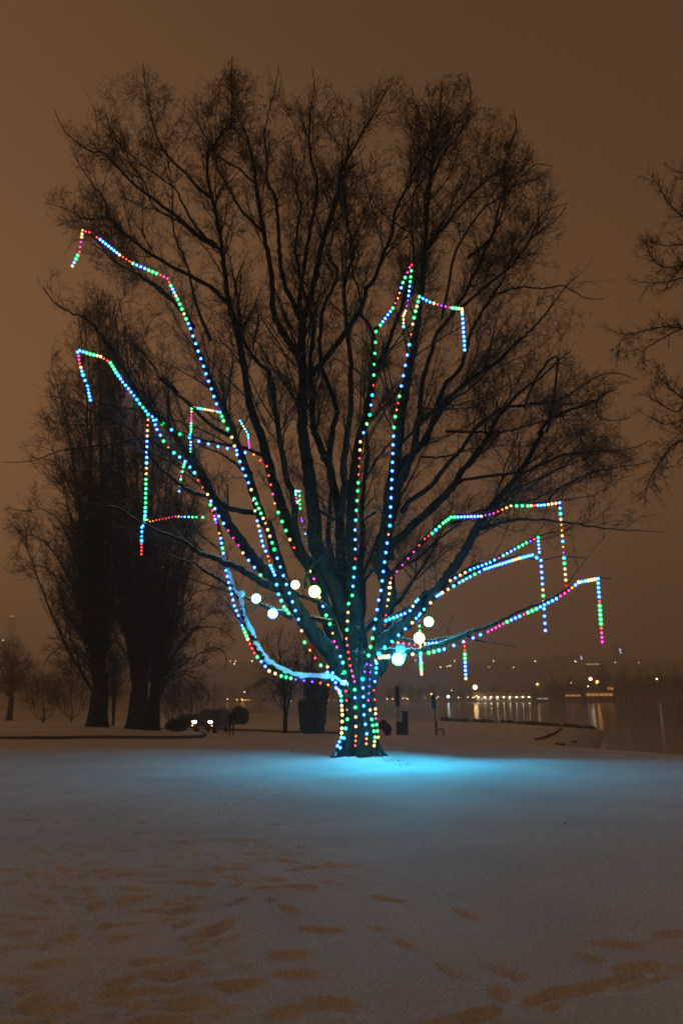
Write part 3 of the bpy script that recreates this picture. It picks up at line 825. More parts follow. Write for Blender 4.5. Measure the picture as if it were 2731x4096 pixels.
def light_string(txt, y0, y1, label, r=0.030, r1=None, group='strings of coloured lights on the tree'):
    q = parse(txt)
    pts = []          # (u, v, colour)
    last = 'b'
    for i, (u, v, run) in enumerate(q):
        run = run or last
        if run == '-': continue
        if i == len(q) - 1: pts.append((u, v, run[0])); break
        u2, v2, _ = q[i + 1]
        for k, ch in enumerate(run):
            t = k / len(run)
            pts.append((u + (u2 - u) * t, v + (v2 - v) * t, ch))
        last = run[-1]
    uv = np.array([(a, b) for a, b, _ in pts])
    s = np.r_[0, np.cumsum(np.hypot(*np.diff(uv, axis=0).T))]; s /= s[-1]
    ys = np.interp(s, np.linspace(0, 1, len(y0)) if isinstance(y0, tuple) else [0, 1], y0 if isinstance(y0, tuple) else [y0, y1]) + TREE_Y
    W = np.array([P(a, b, y) for (a, b), y in zip(uv, ys)])
    root = empty('light_string', tuple(W[-1]), label, 'string lights', group)
    o0 = W[-1]
    for i, (p, (_, _, ch)) in enumerate(zip(W, pts)):
        rr = (r if r1 is None else r + (r1 - r) * s[i]) * (0.64 if ch in 'rmvo' else 0.85 if ch == 'w' else 1.04)
        b = bpy.data.objects.new('bulb', bulb_mesh(ch, round(rr * 250) / 250)); C.objects.link(b)
        b.parent = root; b.location = p - o0
    bag = Bag(); cc = W - o0 + np.array([0, 0.028, 0.0])
    bag.tube(resample(cc, len(cc) * 2), 0.006, 4)
    bag.build('cable', CABLE, root)
    return root

LS = light_string
HANG = 'strings of coloured lights on the tree'
LS('A 456,414 wbgg 500,325 rmm 514,233 ww 519,192 wr 562,202 r 609,234 r 630,248 bbbbbbb 751,344 wrrr 835,398 gbbbggg 1007,471 rm 1051,492 mr 1072,537 gbbw 1115,623 gggwgb 1195,806 bbbbbbbbbb 1358,1279 b 1380,1332 bg H 883,410 gg 957,558 ww 1005,714 bbbbb 1131,1028 w 1158,1108 ggggw 1258,1328 owwg 1338,1562 g I 889,220 gbbbbbbb 1106,845 bw 1161,1052 go 1256,1192 r 1306,1258 g 1365,1271 w 1365,1318 b 1412,1326 b 1411,1383 b 1438,1411 b 1443,1460 bm F 896,519 c 893,535 m',
   (-0.9, -0.95, -0.9, -0.75, -0.75, -0.85), 0, 'longest light string, drooping at the upper left and running down the left limb', 0.040, 0.034)
LS('A 568,1255 bbbb 549,1166 bb 522,1098 cb 509,1050 w 502,1025 r 497,1001 m 495,978 m 489,954 b 501,945 bbg 568,966 ggw 633,982 wrr 694,1021 ggg 730,1082 ccb 771,1140 bbbb 841,1227 bcc 898,1302 gb H 210,352 bb 280,400 b 340,440 g 418,491 b 495,530 gb 662,594 bb 834,641 bb 1000,675 b 1078,695 b 1153,713 or 1270,817 rrr 1324,1067 m 1341,1150 o 1373,1232 ggg 1476,1475 w 1515,1547 r E 201,79 w 236,146 m 286,312 w 317,393 b 346,473 g 379,551 g 404,634 o 417,709 m 441,758 m 472,841 b 495,898 c 508,985 g F 934,371 g 938,445 w 947,518 r 951,591 rr 958,739 g 945,811 c 933,887 b 903,962 b',
   (-1.2, -1.2, -1.1, -0.9, -0.8, -0.75, -0.7, -0.62), 0, 'blue string over the middle left branches, turning red near the trunk', 0.038, 0.034)
LS('C 774,76 g 774,104 wow 770,188 wbbb 768,300 bcww 764,414 gggggg 761,562 gccg 757,647 cb 742,665 bbb 741,735 cmrr 740,805 r', -1.2, -1.2,
   'long straight string hanging at the left, blue then green, red at its lower end', 0.034)
LS('C 1117,606 r 1060,613 g 1026,612 ggb 966,611 bb 933,609 w 917,609 mmrrrrro 784,635 ow 757,618 c', -0.95, -1.2,
   'red and orange string running level along a thin branch to the long hanging string', 0.026)
LS('H 257,405 bb 288,488 bb 347,592 g 389,647 o 440,697 cb 539,775 bb 625,876 c 657,944 r 695,1006 r 740,1070 w 771,1130 bb 842,1265 bb 925,1394 mm 1016,1525 m I 569,182 m 609,250 w 659,316 b 712,380 b 767,449 g', (-1.2, -1.1, -0.9, -0.75), 0,
   'string under the big left diagonal limb, blue with a red and violet stretch', 0.034)
LS('H 539,775 gg 525,823 gg 504,907 m 501,934 gg 486,1042 b', -1.0, -1.0, 'short green drop ending in one blue bulb, below the left diagonal limb', 0.026)
LS('H 766,1163 gr 801,1263 mb 817,1322 v 845,1418 o 858,1463 bb 873,1550 g I 434,252 bb 456,408 bbb 494,567 bbb 532,724 bbbb 603,898 bggg 651,1023 wrr 711,1147 r 738,1182 gbb 844,1308 ww 952,1353 ggg 1081,1384 vvv 1302,1415 ro 1440,1450 mb 1472,1490 cb F 908,555 gc 913,632 ww 919,704 ww 915,810 ww 912,882 gb 881,948 b',
   (-1.05, -1.0, -0.9, -0.75, -0.62), 0, 'string following the low curved snow covered limb on the left into the trunk', 0.036)
LS('G 118,163 bcwcb 180,268 bgcmmmmm 191,375 m', -0.5, -0.5, 'tiny close set blue and pink string near the crossing of the left limbs', 0.024)
LS('H 1145,1127 mw 1185,1307 bwbbb 1239,1532 bb I 791,188 bb 833,280 or 855,364 cbb 893,448 bc 928,621 cc 976,735 gg 1018,790 g', (-0.55, -0.8, -0.9), 0,
   'second string down the inner left limbs, blue with an orange pair, ending green', 0.033)
LS('H 597,303 gwmmmggg 592,509 gc 578,558 c 590,600 bbb 586,689 g', -0.6, -0.6, 'short straight drop on the left, green with three pink bulbs', 0.028)
LS('H 625,285 o 653,297 cccwwww 811,324 ob 848,335 b', -0.5, -0.7, 'pale level string joining a thin branch tip to the left limb', 0.028)
LS('G 584,785 ggg 560,812 mmm 556,745 wcc 552,712 cww 584,716 c 585,750 ggg 588,850 g 598,925 mvv 604,952 vv 629,1048 b', 0.1, 0.1,
   'small bunched string of white and pink bulbs left of the central limb', 0.022)
LS('B 1013,407 r 1000,423 mmg 958,518 gbo 926,616 or 895,678 gbbbb 816,784 g 789,825 gggg 776,1098 g 773,1162 rcb 750,1348 g 733,1406 g G 1135,116 cwb 1060,328 wwrrrg 1039,713 gggc 1019,1019 bbb 1021,1245 r 1013,1317 cbb 997,1532 g E 547,369 gwwg 526,682 orrr 560,924 rmm F 1014,443 mg 1018,571 bg 1024,721 ww 1026,871 oo 1020,946 r',
   (-0.35, -0.2, -0.15, -0.4, -0.62), 0, 'string up the centre right limb, from the trunk front to its blue peak', 0.037, 0.034)
LS('B 1011,444 g 1007,482 ggbbb 989,630 vv 974,697 ww 961,727 www 962,794 c', -0.35, -0.35, 'blue drop hanging from the peak of the centre string', 0.033)
LS('B 1345,940 bbbbbbbb 1330,717 bw 1327,684 wwgg 1250,674 mm 1199,663 vmw 1127,640 bbb 1061,607 ggw 1037,698 gg 1019,779 wr 998,908 cbbbb 936,1231 gro 910,1359 g G 1323,215 gbbbbbb 1303,693 bbbb 1291,985 co 1269,1122 bbbbb 1221,1493 b E 815,337 bbbb 760,679 ggg 708,911 vv 672,1045 c F 1078,424 cbbb 1089,704 bb 1110,853 bo 1107,931 o',
   (-0.6, -0.3, -0.2, -0.3, -0.45, -0.68), 0, 'deep blue string up the thick right hand limb, turning right to a hanging end', 0.041, 0.036)
LS('F 1111,307 v 1142,314 vvvvv 1124,592 mw 1149,740 ggg 1175,880 gw 1168,946 w', -0.6, -0.62, 'violet then white string on the right face of the trunk', 0.032)
LS('E 921,225 www 890,390 or 873,555 rr 838,715 ow 778,856 ww F 1187,300 cc 1184,375 bb 1165,512 rr 1178,658 ww 1181,733 mgg 1199,880 w', -0.3, -0.42, 'red and white string down the right edge of the trunk', 0.032)
LS('D 972,818 rwwwgcvobwoowcb 938,396 bwww 861,408 bbbrw 777,412 ggg 691,412 wwor 603,450 mvv 540,465 wbbbbbbbg 386,470 ggg 346,500 ggc 290,552 gr 253,580 rrmmmm 82,780 rw 70,829 w', (-2.0, -2.0, -1.6, -0.9, -0.5), 0,
   'upper right string, red by the trunk then green and blue, with a straight hanging end', 0.033)
LS('D 866,1047 bbbb 857,900 wgwbbbb 843,690 bc 800,662 bbbbbbg 730,680 wwwbbbbbbbbbb 555,735 bbg 483,773 bbg 428,803 bcw 342,855 wbb 314,872 b', (-1.7, -1.7, -1.3, -0.9), 0,
   'bright blue string on the lower of the two right middle branches, with a long drop', 0.033)
LS('D 835,648 bbbb 829,573 gmv 769,600 gggbbb 652,665 gmb 585,700 bbbbb 483,738 bwwb 382,793 w', (-1.45, -1.4, -1.1), 0,
   'blue string on the upper of the two right middle branches', 0.031)
LS('D 55,997 ccccb 151,960 b 177,946 bw 207,900 b 217,890 b', -0.6, -0.9, 'short blue string climbing from the trunk under the right diagonal limb', 0.033)
LS('D 1155,1105 mmmrgggggrbbbb 1133,783 bwwwbb 1036,801 wbo 985,843 mmm 922,885 bbbbb 820,937 gggrbbb 671,1003 gmmmm 574,1053 mb 498,1085 bbb 351,1142 bcg 272,1161 ggw 150,1172 ccw 24,1180 c 18,1166 c', (-3.7, -3.6, -2.6, -1.6, -0.75), 0,
   'lowest right string along the long low branch, ending in a drop at the far right', 0.035, 0.037)
LS('N 454,215 rrrggbbbb 461,400 w', -1.9, -1.9, 'short drop of red, green and blue bulbs below the low right branch', 0.034)
LS('D 448,1077 wormmmroo 350,1107 mbbbb 254,1113 ww 202,1120 rmmw 88,1105 b', -1.15, -0.85, 'red and pink string on the thin branch just above the lowest right branch', 0.030)
LS('N 230,277 bbbbgggw 236,377 w', -1.0, -1.0, 'short blue and green drop under the yellow globe lamp', 0.033)
LS('E 1174,478 bvggww 1190,752 w', -1.05, -1.05, 'short string from which the yellow globe lamp hangs', 0.026)
LS('E 870,760 cbbb 1116,540 wbb 1222,420 bw 1337,302 wbb 1386,270 w', -0.55, -0.8, 'widely spaced blue bulbs along the underside of the right diagonal limb', 0.036)
LS('E 818,818 c 825,850 w 845,845 www 905,846 c', -0.7, -0.8, 'short bright bunched string where the low right branch leaves the trunk', 0.045)

# ------------------------------------------------------------------ globe lamps
def globe(u, v, dia, y, color, power, label, cord=0.35):
    p = np.array(P(u, v, y)); r = dia * 0.93 / 2 / FPX * y
    root = empty('globe_lamp', tuple(p), label, 'globe lamp', 'globe lamps hanging in the tree')
    m = mat('globe_' + label.replace(' ', '_')[:30], (0.6, 0.6, 0.6), 0.5, emit=(color, power))
    link('shade', sphere_mesh('shade', r, 24, 16), root, m)
    bag = Bag()
    bag.tube([(0, 0, r * 0.94), (0, 0, r * 1.02), (0, 0, r * 1.16)], [r * 0.30, r * 0.30, r * 0.12], 10)
    bag.build('cap', CABLE, root)
    bag = Bag(); bag.tube([(0, 0, r * 1.1), (0.01, 0.0, r + cord * 0.5), (0, 0.03, r + cord)], 0.005, 4)
    bag.build('cord', CABLE, root)
GD = TREE_Y - 1.25
globe(1181, 2339, 37, GD + 0.1, (1.0, 0.86, 0.50), 5, 'small warm white globe lamp, highest of the left cluster')
globe(1258, 2366, 49, GD + 0.3, (0.55, 1.0, 0.15), 14, 'large bright globe lamp throwing yellow green light on the limb')
globe(1289, 2545, 30, TREE_Y + 0.6, (0.02, 0.32, 1.0), 0.62, 'dim blue globe lamp half hidden behind a left limb')
globe(1714, 2487, 40, GD, (0.12, 1.0, 0.42), 16, 'green globe lamp, highest one on the right of the trunk')
globe(1676, 2552, 46, GD - 0.6, (1.0, 0.78, 0.30), 5, 'yellow globe lamp below the green one')
globe(1601, 2593, 42, GD - 0.85, (0.04, 0.40, 1.0), 0.62, 'dim blue globe lamp touching the branch above the white one')
globe(1592, 2636, 49, GD - 1.0, (0.003, 0.60, 1.0), 560, 'brilliant white blue globe lamp, lowest of all')
globe(966, 2375, 29, GD - 0.3, (0.07, 0.62, 0.80), 0.50, 'dim teal globe lamp at the far left of the cluster')
globe(1025, 2394, 39, GD - 0.2, (0.30, 1.0, 0.75), 7, 'white globe lamp right of the dim teal one')
globe(1091, 2454, 39, GD - 0.2, (0.03, 0.40, 1.0), 50, 'bright globe lamp with a blue rim, lowest of the left cluster')
# ------------------------------------------------------------------ trees in the background
DARKBARK = bark_material('dark_bark', (0.016, 0.014, 0.012), (0.045, 0.038, 0.032), snow=0.12, scale=6)
FARBARK = mat('far_bark', (0.030, 0.025, 0.021), 0.9, noise=(3, 0.4))
D2S = 2731 / 1568.0

def sil(pts):
    poly = np.array(pts, float) * D2S
    def keep(p):
        u, v = project(p)
        return inside(poly, u, v)
    return keep

def bg_tree(name, label, base_uv, D, stems, keep, r_trunk, group=None, twig_r=0.009, mult=1.0, seed=1, up=0.3, ang=28,
            l2=2.6, s2=0.55, s3=0.42, l3=1.2, l4=0.5, s4=0.3, droop=0.0, material=None, trunk_top=None, fill=0):
    """stems: lists of (u, v, dY) in display pixels starting near the base"""
    r_ = np.random.default_rng(seed)
    material = material or DARKBARK
    bx, by = P(base_uv[0] * D2S, base_uv[1] * D2S, D)[:2]
    z0 = gz(bx, by)
    root = empty(name, (bx, by, z0), label, 'tree', group)
    O = np.array([bx, by, z0])
    b = Bag()
    ht = trunk_top or 3.5
    zz = np.array([-0.3, 0.0, 0.4, 1.0, 2.0, ht])
    b.tube(np.stack([np.zeros(6), np.zeros(6), zz], 1), [r_trunk * 1.45, r_trunk * 1.35, r_trunk * 1.12, r_trunk, r_trunk * 0.93, r_trunk * 0.72], 14)
    b.build('trunk', material, root)
    PPs, RRs = [], []
    stems = list(stems)
    for _ in range(fill):       # more limbs, reaching to places spread through the crown
        for _t in range(60):
            uu = r_.uniform(0, 560); vv = r_.uniform(680, 1560)
            yy = D + r_.uniform(-4, 4)
            if keep(np.array([P(uu * D2S, vv * D2S, yy)]))[0]: break
        else: continue
        dy = yy - D; bu, bv = base_uv
        m_v = bv - (bv - vv) * r_.uniform(0.35, 0.6)
        stems.append([(bu + (uu - bu) * 0.12, bv - 70 - r_.uniform(0, 120) * (bv - vv) / 900, dy * .1), (bu + (uu - bu) * r_.uniform(.3, .55), m_v - 20, dy * .5), (bu + (uu - bu) * .85, vv + (bv - vv) * .14, dy * .8), (uu, vv, dy)])
    for st in stems:
        y = np.array([s[2] for s in st]) + D
        pts = [np.array([bx, by, z0 + ht * 0.45])] + [np.array(P(s[0] * D2S, s[1] * D2S, yy)) for s, yy in zip(st, y)]
        c = curve_through(pts, 6)
        c[1:] += r_.normal(size=c[1:].shape) * 0.05
        c = resample(c, 26)
        L = np.linalg.norm(np.diff(c, axis=0), axis=1).sum()
        r0 = min(r_trunk * 0.5, 0.035 + L * 0.0052)
        r = np.linspace(1, 0, 26) ** 0.9 * (r0 - 0.02) + 0.02
        b = Bag(); b.tube(c - O, r, 8); b.build('limb', material, root)
        PPs.append(c); RRs.append(r)
    PP = np.stack(PPs); RR = np.stack(RRs)
    P2, R2 = spawn(PP, RR, s2 / mult, 7, ang, l2, t0=0.12, up=up, wig=0.11, rfrac=0.32, rmin=0.018, keep=keep, rng=r_)
    P3, R3 = spawn(P2, R2, s3, 5, ang * 1.1, l3, t0=0.1, up=up * 0.7 - droop, wig=0.14, rfrac=0.5, rmin=twig_r * 1.4, keep=keep, rng=r_)
    P4, R4 = spawn(P3, R3, s4, 4, ang * 1.2, l4, t0=0.1, up=up * 0.5 - droop, wig=0.18, rfrac=0.7, rmin=twig_r, keep=keep, rng=r_)
    print(name, len(P2), len(P3), len(P4))
    b = Bag(); b.add(*tubes(P2 - O, R2, 4)); o = b.build('branches', material, root); o['kind'] = 'stuff'
    b = Bag(); b.add(*tubes(P3 - O, R3, 3)); b.add(*tubes(P4 - O, R4, 3)); o = b.build('twigs', material, root); o['kind'] = 'stuff'
    return root

PG = 'tall old poplars on the raised lawn at the left'
bg_tree('poplar_tree', 'left one of the two tall dark poplars, crown reaching out to the left', (225, 1648), 48,
        [[(222, 1500, 0), (214, 1300, .5), (205, 1000, 1), (190, 800, 1.2), (182, 715, 1.5)],
         [(232, 1480, 0), (236, 1200, -1), (232, 900, -1.4), (228, 700, -1.5)],
         [(235, 1450, 0.6), (256, 1150, 1.4), (262, 900, 2), (250, 680, 2.2)],
         [(220, 1480, -1), (196, 1250, -2), (170, 1050, -2.5), (140, 900, -3)],
         [(215, 1400, 1), (180, 1150, 2.4), (150, 950, 3), (120, 850, 3.2)],
         [(212, 1430, -.5), (175, 1290, -1.5), (140, 1200, -2), (90, 1170, -2.4), (45, 1180, -2.6)],
         [(212, 1480, .5), (160, 1330, 1), (110, 1250, 1.4), (60, 1230, 1.5), (35, 1290, 1.5)],
         [(210, 1500, 1), (150, 1400, 1.8), (130, 1330, 2), (90, 1300, 2.4), (40, 1320, 2.4)],
         [(205, 1530, 0), (160, 1490, -.8), (120, 1500, -1.2), (100, 1530, -1.4)],
         [(230, 1300, .2), (210, 1120, 2), (170, 1000, 3), (110, 960, 3)],
         [(228, 1400, -.2), (190, 1180, -2.5), (130, 1070, -3), (80, 1050, -3)]],
        sil([(0, 1180), (30, 1110), (60, 1050), (55, 960), (100, 900), (110, 810), (150, 730), (205, 665), (245, 655), (290, 690), (300, 900), (290, 1300), (300, 1520),
             (250, 1600), (200, 1600), (110, 1570), (85, 1500), (120, 1430), (70, 1340), (20, 1340), (10, 1270)]), 0.62, PG, seed=21, mult=1.45, ang=42, l2=3.4, up=0.14, fill=12, twig_r=0.012, s3=0.33, s4=0.24)
bg_tree('poplar_tree', 'right one of the two tall dark poplars behind the kerb, with the thicker leaning trunk', (316, 1654), 48.5,
        [[(305, 1520, 0), (292, 1300, .5), (280, 1000, 1), (272, 800, 1.2), (262, 690, 1.5)],
         [(318, 1500, .4), (318, 1250, -1), (312, 1000, -1.4), (300, 780, -1.5)],
         [(325, 1480, 0), (345, 1250, 1), (350, 1000, 1.6), (335, 820, 2)],
         [(322, 1450, -1), (330, 1200, -2), (338, 1000, -2.5), (326, 850, -3)],
         [(335, 1450, .4), (372, 1200, 1), (390, 1050, 1.6), (392, 950, 2)],
         [(340, 1430, -.4), (380, 1250, -1.4), (412, 1150, -2), (425, 1080, -2.2)],
         [(300, 1460, 1), (270, 1200, 2.6), (255, 1000, 3), (245, 860, 3)],
         [(336, 1480, 1.2), (390, 1330, 2), (430, 1250, 2.4), (440, 1170, 2.6)]],
        sil([(180, 900), (205, 700), (245, 658), (300, 700), (335, 780), (360, 850), (400, 930), (450, 1060), (460, 1200), (450, 1330), (400, 1450), (360, 1600), (260, 1600), (240, 1400), (220, 1150)]),
        0.66, PG, seed=22, mult=1.45, ang=40, l2=3.2, up=0.16, fill=12, twig_r=0.012, s3=0.33, s4=0.24)
bg_tree('spreading_tree', 'dark round crowned tree right of the poplars, its curling branches low over the drive', (352, 1654), 50,
        [[(372, 1480, 0), (400, 1340, 1), (430, 1220, 1.5), (455, 1150, 2)], [(368, 1460, 0), (385, 1300, -1), (410, 1180, -1.5), (420, 1080, -1.5)],
         [(380, 1540, 0), (420, 1480, .5), (460, 1430, 1), (500, 1400, 1.2), (525, 1420, 1.2)],
         [(375, 1500, -.5), (410, 1420, -1), (450, 1360, -1.6), (500, 1350, -2)],
         [(370, 1500, .5), (400, 1380, 1), (430, 1300, 1.5), (450, 1250, 2)],
         [(385, 1560, -.8), (430, 1520, -1.5), (480, 1490, -2), (515, 1500, -2), (520, 1540, -2)],
         [(365, 1450, 0), (375, 1330, .4), (390, 1240, 1), (400, 1180, 1)],
         [(380, 1570, 1), (420, 1550, 2), (450, 1560, 2.4), (470, 1590, 2.5)],
         [(360, 1480, -1), (350, 1380, -2), (360, 1300, -2.5), (372, 1230, -3)],
         [(390, 1520, 1.2), (440, 1450, 2), (490, 1440, 2.6), (530, 1460, 3)],
         [(345, 1560, -1), (300, 1520, -2), (270, 1470, -2.2), (262, 1420, -2.2)]],
        sil([(330, 1560), (300, 1400), (340, 1150), (400, 1060), (460, 1120), (500, 1260), (530, 1360), (552, 1430), (545, 1490), (500, 1530), (490, 1580), (430, 1600), (350, 1610), (230, 1590), (240, 1420)]),
        0.45, None, seed=23, mult=1.9, fill=8, twig_r=0.012, s3=0.3, s4=0.22, up=0.08, ang=42, droop=0.05, l2=1.9, l3=0.9)
bg_tree('thicket_tree', 'low dark bare tree beyond the two poplars, filling the gap between their trunks', (262, 1640), 66,
        [[(255, 1560, 0), (230, 1500, 1), (200, 1450, 2)], [(265, 1550, 1), (275, 1480, 1), (290, 1420, 0)], [(270, 1560, -1), (300, 1500, -1), (330, 1470, -1)],
         [(255, 1580, 0), (210, 1560, -1), (170, 1540, -1)], [(270, 1580, 0), (310, 1560, 1), (370, 1550, 1)], [(260, 1540, 2), (250, 1460, 2), (240, 1400, 2)]],
        sil([(100, 1610), (130, 1520), (180, 1430), (240, 1380), (310, 1390), (370, 1450), (440, 1540), (450, 1620)]), 0.12, None, seed=24, mult=2.4, trunk_top=0.8, s3=0.4, s4=0.3, up=0.1, ang=42, l2=2.4, twig_r=0.011)
bg_tree('small_bare_tree', 'small faded bare tree standing alone at the far left edge', (25, 1626), 108,
        [[(22, 1580, 0), (5, 1540, 0), (-20, 1500, 1)], [(26, 1580, 0), (28, 1530, 0), (30, 1480, 0)], [(30, 1580, 0), (50, 1545, 1), (75, 1520, 2)],
         [(20, 1590, 0), (-10, 1570, -1), (-40, 1550, -2)], [(30, 1590, 0), (60, 1570, -1), (90, 1560, -1)], [(24, 1570, 2), (12, 1520, 3), (10, 1470, 3)]],
        sil([(-80, 1580), (-70, 1500), (-20, 1455), (40, 1455), (85, 1500), (115, 1570), (80, 1600), (-60, 1600)]), 0.42, None, seed=25, up=0.1, ang=40, l2=4.2, l3=2.2, l4=1.1, twig_r=0.018, s2=0.5, s3=0.5, s4=0.36, material=FARBARK)
for k, (u, D, w, h, lab) in enumerate(((100, 92, 60, 120, 'faint bare thicket left of the poplars, behind the raised lawn'),
                                       (165, 100, 60, 145, 'faint bare thicket directly left of the left poplar trunk'),
                                       (440, 92, 60, 100, 'dim thicket behind the headlights, left of the person'),
                                       (395, 86, 40, 110, 'dim thicket between the curling tree and the car'))):
    vb = 1600 + 3.3 / D * 1568
    bg_tree('thicket_tree', lab, (u, vb), D,
            [[(u + dx * 0.45 * w, vb - 0.18 * h, 0), (u + dx * 0.7 * w, vb - 0.7 * h, dx), (u + dx * w, vb - (0.95 - 0.35 * abs(dx)) * h, dx * 2)] for dx in (-1, -0.7, -0.35, 0, 0.35, 0.7, 1)],
            sil([(u - w * 1.1, vb - 4), (u - w * 1.1, vb - 0.6 * h), (u - 0.5 * w, vb - h), (u + 0.5 * w, vb - h), (u + w * 1.1, vb - 0.6 * h), (u + w * 1.1, vb - 4)]),
            0.09, 'thickets along the far left edge of the park', seed=30 + k, mult=2.4, trunk_top=0.5, up=0.12, ang=38, l2=3.0, l3=1.6, l4=0.8, twig_r=0.013, s2=0.9, s3=0.5, s4=0.36, material=FARBARK)
# trees behind the big trunk, on the low island
bg_tree('bare_tree', 'slender twin stemmed bare tree beyond the low snowy limb, left of the ivy clad one', (655, 1662), 58,
        [[(652, 1600, 0), (648, 1540, 0), (640, 1480, .5), (650, 1430, 1)], [(665, 1600, 0.4), (676, 1540, .6), (690, 1480, 1), (700, 1440, 1)],
         [(650, 1590, 0), (620, 1560, -1), (590, 1570, -1.4), (565, 1590, -1.6)], [(648, 1560, 0), (615, 1520, 1), (590, 1490, 1), (580, 1450, 1)],
         [(660, 1570, -.5), (700, 1540, -1), (730, 1500, -1), (740, 1470, -1)], [(652, 1550, .5), (620, 1490, 1.5), (610, 1460, 2)], [(650, 1600, 0), (630, 1590, 1), (600, 1610, 1)]],
        sil([(560, 1600), (575, 1470), (610, 1440), (660, 1425), (720, 1440), (755, 1480), (770, 1560), (740, 1620), (600, 1625)]), 0.17, None, seed=41, mult=1.5, up=0.08, ang=42, l2=1.8, l3=1.0, l4=0.5, s2=0.4, twig_r=0.010, trunk_top=1.6)
bg_tree('ivy_clad_tree', 'thick dark ivy clad bare tree directly left of the big lit trunk', (716, 1665), 56,
        [[(712, 1600, 0), (705, 1540, 0), (700, 1480, .5)], [(725, 1600, .4), (735, 1540, .6), (742, 1490, 1)], [(708, 1600, -.4), (690, 1550, -1), (672, 1500, -1)],
         [(732, 1610, 0), (755, 1560, 1), (770, 1520, 1)], [(716, 1580, 1), (720, 1500, 2), (722, 1450, 2)]],
        sil([(655, 1600), (650, 1500), (680, 1445), (740, 1440), (785, 1500), (790, 1600), (750, 1640), (680, 1640)]), 0.50, None, seed=42, mult=1.4, up=0.15, ang=36, l2=1.6, l3=0.8, l4=0.4, s2=0.3, twig_r=0.010, trunk_top=3.6)

# leaves as many small faces
def leaf_clump(name, material, parent, centers, radii, n, size, seed, zmin=None):
    r_ = np.random.default_rng(seed)
    k = r_.integers(0, len(centers), n)
    d = r_.normal(size=(n, 3)); d /= np.linalg.norm(d, axis=1, keepdims=True)
    p = np.array(centers)[k] + d * (np.array(radii)[k] * (0.55 + 0.5 * r_.random((n, 1))))
    if zmin is not None: p = p[p[:, 2] > zmin]; n = len(p)
    a = r_.normal(size=(n, 3)); a /= np.linalg.norm(a, axis=1, keepdims=True)
    b_ = np.cross(a, r_.normal(size=(n, 3))); b_ /= np.linalg.norm(b_, axis=1, keepdims=True)
    s = size * (0.6 + 0.8 * r_.random((n, 1)))
    V = np.stack([p - a * s, p + b_ * s * 0.5, p + a * s, p - b_ * s * 0.5], 1).reshape(-1, 3)
    F = np.arange(len(V)).reshape(-1, 4)
    o = link(name, mesh_np(name, V, F, False), parent, material)
    o['kind'] = 'stuff'
    return o
LEAF = mat('dark_leaf', (0.055, 0.060, 0.042), 0.7, noise=(9, 0.5))
ivy = [o for o in C.objects if o.name.startswith('ivy_clad_tree')][0]
leaf_clump('ivy', LEAF, ivy, [(0.1 * math.sin(k), 0, 0.3 + 0.42 * k) for k in range(11)] + [(0.62 + 0.06 * k, 0.1, 0.4 + 0.5 * k) for k in range(7)] + [(-0.62 - 0.05 * k, 0, 0.4 + 0.45 * k) for k in range(5)],
           [(0.72, 0.6, 0.5)] * 11 + [(0.42, 0.4, 0.45)] * 7 + [(0.3, 0.3, 0.4)] * 5, 9000, 0.085, 5, 0.0)

def shrub(name, label, cat, u, v, D, w, h, seed, n=5000, lobes=9, lean=0.0, size=0.07, group=None):
    bx, by, _ = P(u * D2S, v * D2S, D); z0 = gz(bx, by)
    root = empty(name, (bx, by, z0), label, cat, group)
    r_ = np.random.default_rng(seed)
    cs, rs = [], []
    for k in range(lobes):
        t = r_.random()
        cs.append(((r_.random() - 0.5) * w * 0.55 + lean * t * h, (r_.random() - 0.5) * w * 0.5, h * (0.18 + 0.55 * t))); rs.append((w * 0.27, w * 0.27, h * 0.27))
    b = Bag()
    for k in range(9):
        a = k * 0.7 + r_.random()
        e_ = np.array([math.cos(a) * w * 0.3 + lean * h * 0.6, math.sin(a) * w * 0.3, h * 0.75])
        b.tube(np.array([(0, 0, -0.1), e_ * 0.5 + (0, 0, 0.05), e_]), [0.03, 0.02, 0.008], 4)
    b.build('stems', DARKBARK, root)
    leaf_clump('leaves', LEAF, root, cs, rs, n, size, seed, 0.02)
    return root
shrub('clipped_shrub', 'large dark round topped shrub behind the standing person', 'shrub', 552, 1661, 84, 2.2, 2.2, 3, 8000, 18, size=0.1)
shrub('leaning_shrub', 'dark leaning shrub on the lawn right of the big trunk', 'shrub', 889, 1673, 47, 0.75, 1.05, 4, 2600, 9, lean=-0.28)
for k, (u, w, h, lab) in enumerate(((470, 3.2, 1.6, 'low dark hedge piece behind the car roof'), (432, 2.6, 1.5, 'low dark hedge piece left of the car'), (410, 2.0, 1.0, 'small dark shrub at the right foot of the curling tree'))):
    shrub('dark_shrub', lab, 'shrub', u, 1664 - 6 * (k < 2), 74 if k < 2 else 56, w, h, 50 + k, 4000, 12)

